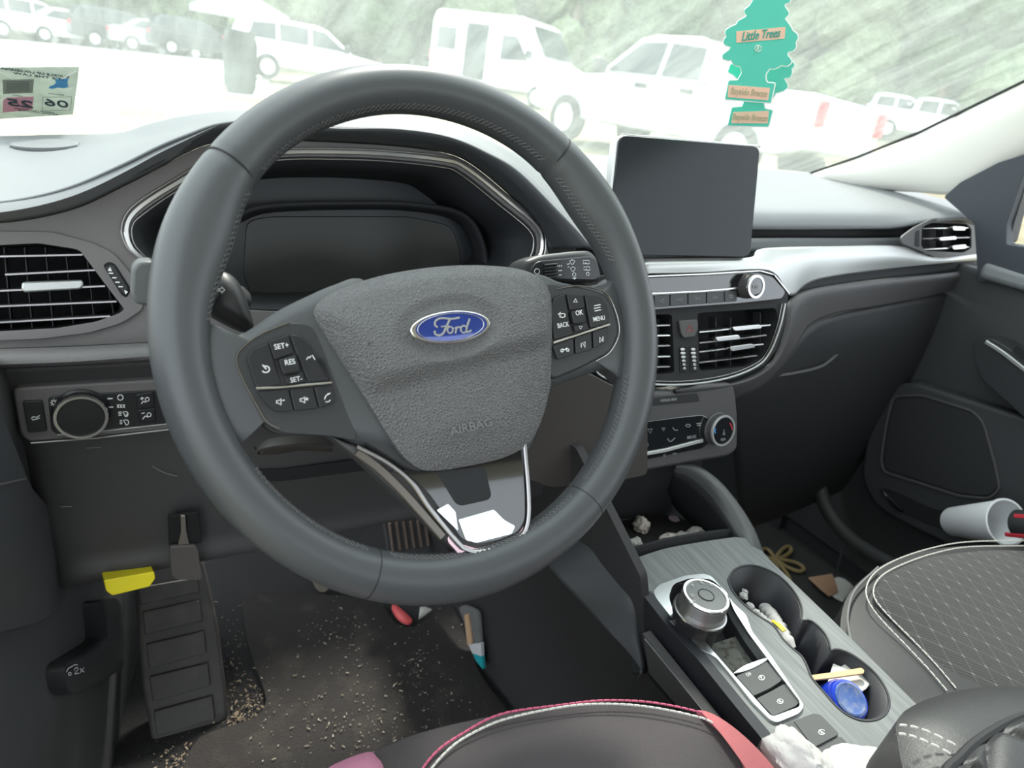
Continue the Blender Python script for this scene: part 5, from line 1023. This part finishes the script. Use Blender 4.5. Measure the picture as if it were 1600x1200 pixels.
# inspection sticker
STK = Plane(WSn.o+WSn.n*.0015, WSn.u, (0, -.876, .482))
ST = thing('inspection_sticker', 'square registration sticker seen from behind in the lower left of the windscreen', 'sticker', tuple(STK.at(60, 180)))
plate('sheet', STK, [(-34, 106), (124, 105), (114, 179), (-34, 188)], mat('sticker_grey', (.50, .54, .49), .7, mottle=(60, (.42, .46, .42), .4, .7)), ST, h=.0006, th=.0006, bevel=0)
plate('pink_panel', STK, [(5, 153), (53, 151), (50, 172), (4, 176)], mat('sticker_pink', (.80, .50, .62), .7), ST, h=.001, th=.0003, bevel=0)
plate('grey_panel', STK, [(4, 125), (53, 124), (51, 145), (5, 147)], mat('sticker_dim', (.40, .43, .38), .7), ST, h=.001, th=.0003, bevel=0)
sk = mat('sticker_ink', (.03, .05, .07), .7); su, sv = STK.u, STK.v
marks('lettering', STK, [('t', 56, 114, 'BUCKLE UP LOUISIANA', 5.6, .02, .84, -1), ('t', 61, 119.5, "IT'S THE LAW", 5.0, .02, 1.2, -1), ('t', 88, 162, '06', 19, 0, 1.0, -1), ('t', 31, 162, '25', 19, .02, 1.0, -1), ('t', 54, 173, 'REMOVE LAST STICKER', 3.0, .01, .95, -1), ('t', 60, 176, 'BEFORE APPLYING', 3.2, .01, 1.1, -1),
                             ('t', 88, 147.5, 'MONTH', 2.6, .01, 1.2, -1), ('t', 28, 150, 'YEAR', 2.6, .01, 1.2, -1), ('l', [(67, 152), (112, 151), (110, 172), (66, 173)], .5, True)]+[('l', [(10, 128+i*2.4), (46, 127.5+i*2.4)], .5) for i in range(7)], sk, ST, h=.0011, ux=su, uy=sv)
marks('state_shape', STK, [('f', [(76, 138), (78, 135), (84, 133), (88, 129), (85, 124), (107, 123), (105, 130), (107, 136), (100, 138), (90, 137), (82, 139)])], mat('sticker_blue', (.15, .45, .72), .6), ST, h=.0011)
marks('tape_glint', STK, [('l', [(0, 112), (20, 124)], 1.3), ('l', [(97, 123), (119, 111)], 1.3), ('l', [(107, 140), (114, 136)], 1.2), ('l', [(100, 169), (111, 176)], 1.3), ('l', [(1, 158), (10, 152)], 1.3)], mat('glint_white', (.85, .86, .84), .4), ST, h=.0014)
# ================================================================ AIR FRESHENERS
def tz(pts): return [(1100+a/5.714, a2/5.714) for a, a2 in pts]
FRP = Plane((.37, .10, .88), (1, -.15, 0), (0, 0, 1))
card = mat('fresh_green', (.09, .55, .42), .75, bump=('noise', 1500, .4, .0006)); card2 = mat('fresh_green', (.09, .55, .42), .75)
for m_ in ('sticker_grey', 'sticker_pink', 'sticker_dim', 'sticker_blue'):
    nt_ = MC[m_].node_tree; b_ = nt_.nodes['Principled BSDF']; tb_ = nt_.nodes.new('ShaderNodeBsdfTranslucent'); ms_ = nt_.nodes.new('ShaderNodeMixShader'); ms_.inputs[0].default_value = .55
    lk = b_.inputs['Base Color'].links
    if lk: nt_.links.new(lk[0].from_socket, tb_.inputs['Color'])
    else: tb_.inputs['Color'].default_value = b_.inputs['Base Color'].default_value
    nt_.links.new(b_.outputs[0], ms_.inputs[1]); nt_.links.new(tb_.outputs[0], ms_.inputs[2]); nt_.links.new(ms_.outputs[0], nt_.nodes['Material Output'].inputs[0])
edge = mat('card_edge', (.80, .84, .78), .8); pinkp = mat('card_peach', (.80, .52, .38), .8); gtext = mat('card_text_green', (.05, .34, .27), .8); gtext2 = mat('card_text_faint', (.45, .42, .28), .8)
front = [(430, -200), (440, 0), (405, 55), (360, 90), (370, 125), (385, 140), (360, 160), (305, 188), (290, 220), (240, 240), (195, 270), (190, 300), (205, 325), (180, 350), (175, 385), (200, 405), (245, 420), (215, 455), (165, 490), (170, 525), (215, 540), (245, 535), (265, 575), (300, 590), (320, 585), (335, 625), (340, 650), (300, 718), (222, 720), (190, 885), (595, 917), (632, 745), (560, 738), (548, 700), (550, 660), (585, 610), (620, 615), (660, 600), (685, 580), (740, 590), (780, 560), (775, 530), (740, 490), (750, 465), (800, 450), (822, 420), (815, 380), (838, 340), (830, 305), (790, 275), (770, 235), (740, 195), (718, 165), (755, 130), (755, 110), (720, 60), (718, 35), (765, 20), (770, 0), (700, -200)]
back = [(300, 600), (240, 570), (215, 640), (270, 670), (285, 690), (330, 720), (360, 900), (340, 955), (250, 960), (215, 1120), (575, 1130), (612, 985), (540, 970), (530, 900), (600, 900), (640, 830), (710, 810), (748, 780), (740, 745), (710, 700), (770, 690), (785, 650), (780, 610), (808, 590), (800, 560), (760, 540), (600, 500), (400, 500)]
def freshener(lbl, outl, pl, items, panels, loc):
    t = thing('air_freshener', lbl, 'air freshener', loc, 'hanging tree air fresheners')
    o = tz(outl); c = (sum(a for a, b in o)/len(o), sum(b for a, b in o)/len(o))
    plate('card', pl, rnd(o, 2.0, k=3), card, t, h=0, th=.0014, bevel=0)
    v, f = strip([pl.at(a, b, -.0012) for a, b in rnd(o, 2.0, k=3)], .0018, .0010, pl.n, True); link('pale_edge', mesh(v, f), edge, t)
    for q in panels: plate('name_panel', pl, tz(q), pinkp, t, h=.0004, th=.0006, bevel=0)
    ca_ = cos(radians(6)); sa_ = sin(radians(6))
    for it, m_, ang in items:
        ux = (pl.u*cos(ang)+pl.v*sin(ang)); uy = (-pl.u*sin(ang)+pl.v*cos(ang)); marks('lettering', pl, it, m_, t, h=.0006, ux=ux, uy=uy)
    return t
p = lambda x, y: (1100+x/5.714, y/5.714)
fr1 = freshener('teal green tree air freshener with peach name panels, the front one of the hanging pair', front, FRP,
    [([('t', *p(508, 312), 'Little Trees', 11.0, .012, .84, 1, .25)], gtext, .25), ([('t', *p(403, 825), 'Bayside Breeze', 9.0, .004, .80, 1, .1)], gtext2, .08), ([('l', ring_px(*p(482, 432), 5, 5, 20), .8, True), ('t', *p(482, 432), 'R', 5.5, .01)], edge, .1)],
    [[(290, 280), (728, 240), (720, 345), (290, 382)], [(222, 758), (590, 785), (572, 895), (212, 868)]], tuple(FRP.at(1185, 130)))
FRB = Plane((.375, .12, .88), (1, -.25, 0), (0, 0, 1))
fr2 = freshener('teal green tree air freshener half hidden, the rear and lower one of the hanging pair', back, FRB,
    [([('t', *p(412, 1050), 'Bayside Breeze', 8.5, .004, .76, 1, .1)], gtext2, .10)], [[(262, 1000), (580, 990), (568, 1102), (245, 1100)]], tuple(FRB.at(1170, 195)))
# ================================================================ OUTSIDE
def GZ(x, y=0): return -.35+.055*(x+1.5)
gm = mat('dry_grass', (.19, .172, .095), .95, mottle=(1.2, (.26, .24, .16), .35, .7), bump=('noise', 30, .6, .05))
v = [V((x, y, GZ(x))) for x, y in ((-80, -12), (120, -12), (120, 150), (-80, 150))]
gr_ = link('ground', mesh(v, [(0, 1, 2, 3)]), gm, None, smooth=False); struct(gr_, 'bright dry grass lot')
gr_.location.z -= .0
road = mat('pale_concrete', (.80, .80, .76), .9, mottle=(2, (.72, .72, .68), .4, .7))
GPl = Plane((0, 0, GZ(0)+.02), (1, 0, .055), (0, 1, 0))
def gpt(a, b, h=0): return GPl.at(a, b, h)
st_ = plate('road', GPl, [(-500, 40), (0, 62), (330, 84), (420, 95), (420, 150), (330, 146), (230, 135), (120, 118), (-60, 108), (-400, 90)], road, None, h=.02, th=.04, bevel=0, smooth=False); struct(st_, 'bright pale concrete strip across the lot')
wheelm = mat('tyre', (.03, .03, .03), .8); rimm = mat('wheel_rim', (.55, .56, .57), .3, .8); winm = mat('car_window', (.035, .045, .050), .12); whitep = mat('white_paint', (.78, .79, .80), .25, coat=.5); silverp = mat('silver_car_paint', (.40, .42, .43), .3, .3, coat=.5)
darkp = mat('dark_car_paint', (.05, .055, .065), .3, coat=.5); redp = mat('tail_light_red', (.70, .03, .06), .3); lampm = mat('head_lamp', (.8, .82, .84), .15)
def car(name, label, category, kind, pos, yaw, paint, group=None, scale=1):
    """pos: ground point under the middle of the body; yaw 0 points the nose along +x"""
    t = thing(name, label, category, tuple(pos), group)
    c, s = cos(yaw), sin(yaw); ex = V((c, s, 0)); ey = V((-s, c, 0)); ez = V((-.055*c*0, 0, 1)); o = V(pos)
    if kind == 'pickup':
        Lh, W, body = 2.95, .98, [(-2.95, .55), (-2.95, 1.22), (-2.9, 1.28), (-1.15, 1.28), (-1.05, 1.22), (1.05, 1.22), (1.3, 1.20), (2.7, 1.12), (2.93, 1.0), (2.95, .5), (2.4, .42), (-2.5, .42)]
        cab = [(-1.10, 1.22), (-.92, 1.80), (-.6, 1.90), (.35, 1.90), (.62, 1.84), (1.38, 1.20)]; wins = [[(-.85, 1.28), (-.78, 1.74), (-.10, 1.78), (-.10, 1.28)], [(.02, 1.28), (.02, 1.78), (.55, 1.76), (1.12, 1.28)]]; wh = [(-1.85, .40), (1.95, .40)]; rw = .39
    elif kind == 'van':
        Lh, W, body = 2.9, 1.0, [(-2.9, .45), (-2.9, 2.3), (-2.8, 2.62), (-2.6, 2.70), (.9, 2.70), (1.25, 2.55), (1.95, 1.55), (2.8, 1.25), (2.92, 1.0), (2.92, .45)]
        cab = None; wins = [[(-2.6, 1.45), (-2.6, 2.15), (-1.75, 2.15), (-1.75, 1.45)], [(-1.3, .6), (-1.3, 2.35), (-.35, 2.35), (-.35, .6)], [(.25, 1.35), (.25, 2.1), (.85, 2.1), (1.4, 1.4)]]; wh = [(-1.9, .36), (1.95, .36)]; rw = .35
    elif kind == 'suv':
        Lh, W, body = 2.3, .93, [(-2.3, .45), (-2.3, .95), (-2.2, 1.05), (1.1, 1.05), (2.1, .95), (2.28, .8), (2.3, .4), (-2.2, .38)]
        cab = [(-2.2, 1.03), (-2.0, 1.50), (-1.7, 1.66), (.1, 1.68), (.4, 1.60), (1.2, 1.03)]; wins = [[(-1.95, 1.1), (-1.8, 1.5), (-1.15, 1.56), (-1.15, 1.1)], [(-1.05, 1.1), (-1.05, 1.57), (-.2, 1.58), (-.2, 1.1)], [(-.1, 1.1), (-.1, 1.58), (.3, 1.55), (.95, 1.1)]]; wh = [(-1.4, .36), (1.4, .36)]; rw = .35
    else:
        Lh, W, body = 2.3, .90, [(-2.3, .4), (-2.3, .88), (-2.1, .98), (-1.3, 1.0), (1.0, .95), (2.05, .85), (2.28, .7), (2.3, .35), (-2.2, .33)]
        cab = [(-1.75, .97), (-1.1, 1.36), (-.7, 1.44), (.1, 1.44), (.4, 1.38), (1.15, .93)]; wins = [[(-1.35, 1.02), (-.95, 1.32), (-.35, 1.36), (-.35, 1.02)], [(-.25, 1.02), (-.25, 1.36), (.2, 1.34), (.85, 1.0)]]; wh = [(-1.4, .33), (1.4, .33)]; rw = .32
    def pt(x, y, z): return o+(ex*x+ey*y+V((0, 0, 1))*z)*scale
    def slab(prof, w0, w1=None):
        zs = [z for _, z in prof]; z0, z1 = min(zs), max(zs); m_ = len(prof)
        def wd(z): return w0 if w1 is None else w0+(w1-w0)*(z-z0)/(z1-z0)
        v = [pt(x, sd*wd(z), z) for sd in (-1, 1) for x, z in prof]
        return v, [tuple(range(m_))[::-1], tuple(range(m_, 2*m_))]+[(i, (i+1) % m_, m_+(i+1) % m_, m_+i) for i in range(m_)]
    v, f = slab(body, W); me = mesh(v, f); link('body', me, paint, t, bevel=.06, segs=3, smooth=True)
    if cab:
        v, f = slab(cab, W*.97, W*.78); link('cabin', mesh(v, f), paint, t, bevel=.05, segs=2)
        z0, z1 = cab[0][1], max(z for _, z in cab)
        wz = lambda z: W*.97+(W*.78-W*.97)*(z-z0)/(z1-z0)
        a, b = cab[-1], cab[-2]
        v = [pt(a[0]-.02+.02, y*wz(a[1])*.9, a[1]+.04) for y in (-1, 1)]+[pt(b[0]+.02, y*wz(b[1])*.9, b[1]-.03) for y in (1, -1)]; link('windscreen', mesh([q+ex*.03 for q in v], [(0, 1, 2, 3)]), winm, t, smooth=False, solid=.01)
    else:
        wz = lambda z: W
        v = [pt(1.93, -.85, 1.6), pt(1.93, .85, 1.6), pt(1.30, .85, 2.48), pt(1.30, -.85, 2.48)]; link('windscreen', mesh([q+ex*.03+V((0, 0, .03)) for q in v], [(0, 1, 2, 3)]), winm, t, smooth=False, solid=.01)
    for q in wins:
        for sd in (-1, 1):
            v = [pt(x, sd*(wz(z)+.012), z) for x, z in q]; link('window', mesh(v, [tuple(range(len(v)))]), winm, t, smooth=False, solid=.008)
    for x, z in wh:
        for sd in (-1, 1):
            c_ = pt(x, sd*(W-.16), z-(.0)); v, f = cyl(c_, ey*sd, rw*scale, .2*scale, 24); w_ = link('wheel', mesh(v, f), wheelm, t)
            v, f = cyl(pt(x, sd*(W+.035), z), ey*sd, rw*.62*scale, .02*scale, 20); link('wheel_rim', mesh(v, f), rimm, w_)
    for sd in (-1, 1):
        zt = {'pickup': 1.05, 'van': 1.2, 'suv': .9, 'sedan': .8}[kind]; hh = .34 if kind in ('pickup', 'van') else .16
        v, f = box(pt(-Lh, sd*(W-.12), zt), (.14*scale, .16*scale, hh*scale), (ex, ey, V((0, 0, 1)))); link('tail_light', mesh(v, f), redp, t, bevel=.03)
        v, f = box(pt(Lh-.06, sd*(W-.22), zt-.12), (.2*scale, .36*scale, .16*scale), (ex, ey, V((0, 0, 1)))); link('head_lamp', mesh(v, f), lampm, t, bevel=.03)
        if kind in ('pickup', 'van', 'suv'):
            x_ = {'pickup': 1.12, 'van': 1.5, 'suv': .9}[kind]; v, f = box(pt(x_, sd*(W+.16), zt+.28 if kind != 'van' else 1.6), (.14*scale, .24*scale, .24*scale), (ex, ey, V((0, 0, 1)))); link('side_mirror', mesh(v, f), plastic, t, bevel=.04)
        if kind == 'pickup':
            for x_ in (.25, -.72): v, f = box(pt(x_, sd*(W+.02), 1.10), (.2, .05, .06), (ex, ey, V((0, 0, 1)))); link('door_handle', mesh(v, f), plastic, t)
    if kind == 'pickup':
        for x_ in (.0, -.9, .95): 
            v, f = box(pt(x_, -(W+.003), .85), (.015, .01, .7), (ex, ey, V((0, 0, 1)))); link('door_gap', mesh(v, f), matte, t)
        v = [pt(x, y, 1.295) for x, y in ((-2.85, -.85), (-1.25, -.85), (-1.25, .85), (-2.85, .85))]; link('bed_opening', mesh(v, [(0, 1, 2, 3)]), matte, t, smooth=False)
        v = [pt(.40, -(wz(1.5)+.02), 1.34), pt(.58, -(wz(1.5)+.02), 1.34), pt(.58, -(wz(1.5)+.0), 1.62), pt(.42, -(wz(1.5)+.0), 1.62)]; link('window_sticker', mesh(v, [(0, 1, 2, 3)]), white, t, smooth=False)
    return t
def gpos(px, py, dist):
    w = ray(px, py).normalized(); p = CAM+w*dist; return V((p.x, p.y, GZ(p.x)))
def mid_dir(p): return math.atan2(p.y-CAM.y, p.x-CAM.x)
# pickup broadside, nose to the left
pp = gpos(1075, 160, 12.6); a = mid_dir(pp); car('pickup_truck', 'large silver-white crew cab pickup truck angled nose left, behind the tablet screen', 'pickup truck', 'pickup', pp, a+pi/2-.68, silverp, scale=.95)
pp = gpos(795, 118, 27); a = mid_dir(pp); car('van', 'tall white van with its side door open, standing behind the nose of the pickup', 'van', 'van', pp, a-pi/2-.62, whitep)
pp = gpos(480, 108, 25); a = mid_dir(pp); car('suv', 'bright white car just above the top left of the steering wheel rim', 'car', 'suv', pp, a-pi/2+.25, whitep)
row = [(12, 45, 'sedan', whitep, 'white car cut by the left edge of the far row'), (48, 48, 'suv', whitep, 'second pale car from the left in the far row'), (112, 50, 'sedan', whitep, 'bright white sedan in the far row above the sticker'),
       (188, 54, 'suv', darkp, 'dark car with a pale front in the middle of the far row'), (245, 58, 'sedan', silverp, 'silver sedan right of the dark car in the far row'), (305, 66, 'suv', darkp, 'dark car at the right end of the far row, left of the tent')]
for px, py, kd, pt_, lb in row:
    pp = gpos(px, py, 40); pp.z = GZ(pp.x); a = mid_dir(pp); car('parked_car', lb, 'car', kd, P(px, py+22, y=pp.y)*1.0 if False else pp, a-pi/2+.35, pt_, 'cars parked in the far row')
for px, py, kd, pt_, lb in ((545, 84, 'sedan', whitep, 'small distant white car, leftmost of those between suv and van'), (590, 90, 'suv', whitep, 'distant pale car, middle one between suv and van'), (625, 94, 'sedan', silverp, 'distant silver car, nearest to the van on its left'), (672, 98, 'sedan', whitep, 'distant white car partly behind the van')):
    pp = gpos(px, py, 52); a = mid_dir(pp); car('parked_car', lb, 'car', kd, pp, a-pi/2+.5, pt_, 'distant cars left of the van')
for px, py, lb in ((1385, 190, 'far pale vehicle right of the pickup tail light'), (1450, 205, 'far white vehicle near the right pillar')):
    pp = gpos(px, py, 38); a = mid_dir(pp); car('parked_car', lb, 'car', 'pickup', pp, a-pi/2+.2, whitep)
# canopy tent
tp_ = gpos(372, 60, 33); tn_ = thing('canopy_tent', 'white pop-up canopy tent right of the far row of cars', 'tent', tuple(tp_))
hw = 1.6; zt = 2.1
v = [tp_+V((sx*hw, sy*hw, zt)) for sx, sy in ((-1, -1), (1, -1), (1, 1), (-1, 1))]+[tp_+V((0, 0, 2.9))]+[tp_+V((sx*hw, sy*hw, zt-.25)) for sx, sy in ((-1, -1), (1, -1), (1, 1), (-1, 1))]
link('canopy', mesh(v, [(0, 1, 4), (1, 2, 4), (2, 3, 4), (3, 0, 4), (5, 6, 1, 0), (6, 7, 2, 1), (7, 8, 3, 2), (8, 5, 0, 3)]), whitep, tn_, smooth=False, solid=.01)
for sx, sy in ((-1, -1), (1, -1), (1, 1), (-1, 1)):
    v, f = tube([tp_+V((sx*hw, sy*hw, 0)), tp_+V((sx*hw, sy*hw, zt))], .04, 6); link('leg', mesh(v, f), rimm, tn_)
# added barrel shape standing in for an indistinct dark mass beside the tent
q = gpos(375, 120, 17); v, f = cyl(q, (0, 0, 1), .32, 1.25, 20, prof=[(.25, 0), (.33, .2), (.34, 1.0), (.28, 1.25)]); o = link('dark_standin', mesh(v, f), mat('standin_grey', (.03, .04, .04), .7), None); tag(o, 'barrel-shaped stand-in for an indistinct dark mass left of the steering wheel top', 'stand-in shape')
# trees
leaf = [mat('leaf_%s' % n, c, .8, bump=('noise', 6, 1, .3), mottle=(3, d, .35, .65)) for n, c, d in (('mid', (.09, .14, .06), (.18, .24, .12)), ('pale', (.13, .18, .09), (.22, .27, .15)), ('dark', (.06, .10, .05), (.12, .17, .09)))]
bark = mat('bark', (.16, .12, .09), .9)
def tree(px, dist, hgt, rad, k, label, seed):
    b = gpos(px, 100, dist); t = thing('tree', label, 'tree', tuple(b), 'trees lining the lot'); rg = random.Random(seed)
    v, f = tube([b, b+V((rg.uniform(-.3, .3), 0, hgt*.35)), b+V((rg.uniform(-.5, .5), 0, hgt*.6))], .28, 8, taper=lambda q: 1-.5*q, up=(0, 1, 0)); link('trunk', mesh(v, f), bark, t)
    bm = bmesh.new()
    for i in range(18):
        q = V((rg.uniform(-.5, .5), rg.uniform(-.4, .4), rg.uniform(-.9, .9))); r = rad*rg.uniform(.38, .62)*(1-.25*abs(q.z)); c_ = b+V((q.x*rad, q.y*rad, hgt*.46+q.z*hgt*.44))
        g_ = bmesh.ops.create_icosphere(bm, subdivisions=3, radius=1)
        for x in g_['verts']:
            d = x.co.normalized(); kk_ = 1+.28*noise.noise(d*3+V((i*3.1, seed, 0)))+.14*noise.noise(d*8+V((seed, i, 0))); x.co = d*r*kk_+c_
    me = bpy.data.meshes.new('m'); bm.to_mesh(me); bm.free(); link('crown', me, leaf[k], t)
spots = ['beyond the left edge', 'above the parked row', 'above the dark car of the row', 'by the canopy tent', 'above the wheel rim shoulder', 'above the white suv', 'above the distant cars', 'above the van', 'above the pickup cab', 'behind the air fresheners', 'above the pickup tail', 'near the right pillar', 'beyond the right pillar']
for rw_, (d0, off, hg) in enumerate(((44, 0, 13), (53, 65, 18), (62, 25, 23))):
    for i in range(13):
        px = -160+i*150+off; dist = d0-(px/1600)*6; tree(px, dist, hg+(i*7 % 5), 3.5*dist/46, (i+rw_*2) % 3, ['shorter', 'taller', 'tallest, rearmost'][rw_]+' '+['mid green', 'pale hazy', 'dark green'][(i+rw_*2) % 3]+' tree of the treeline '+spots[i], i*1.7+2+rw_*31)
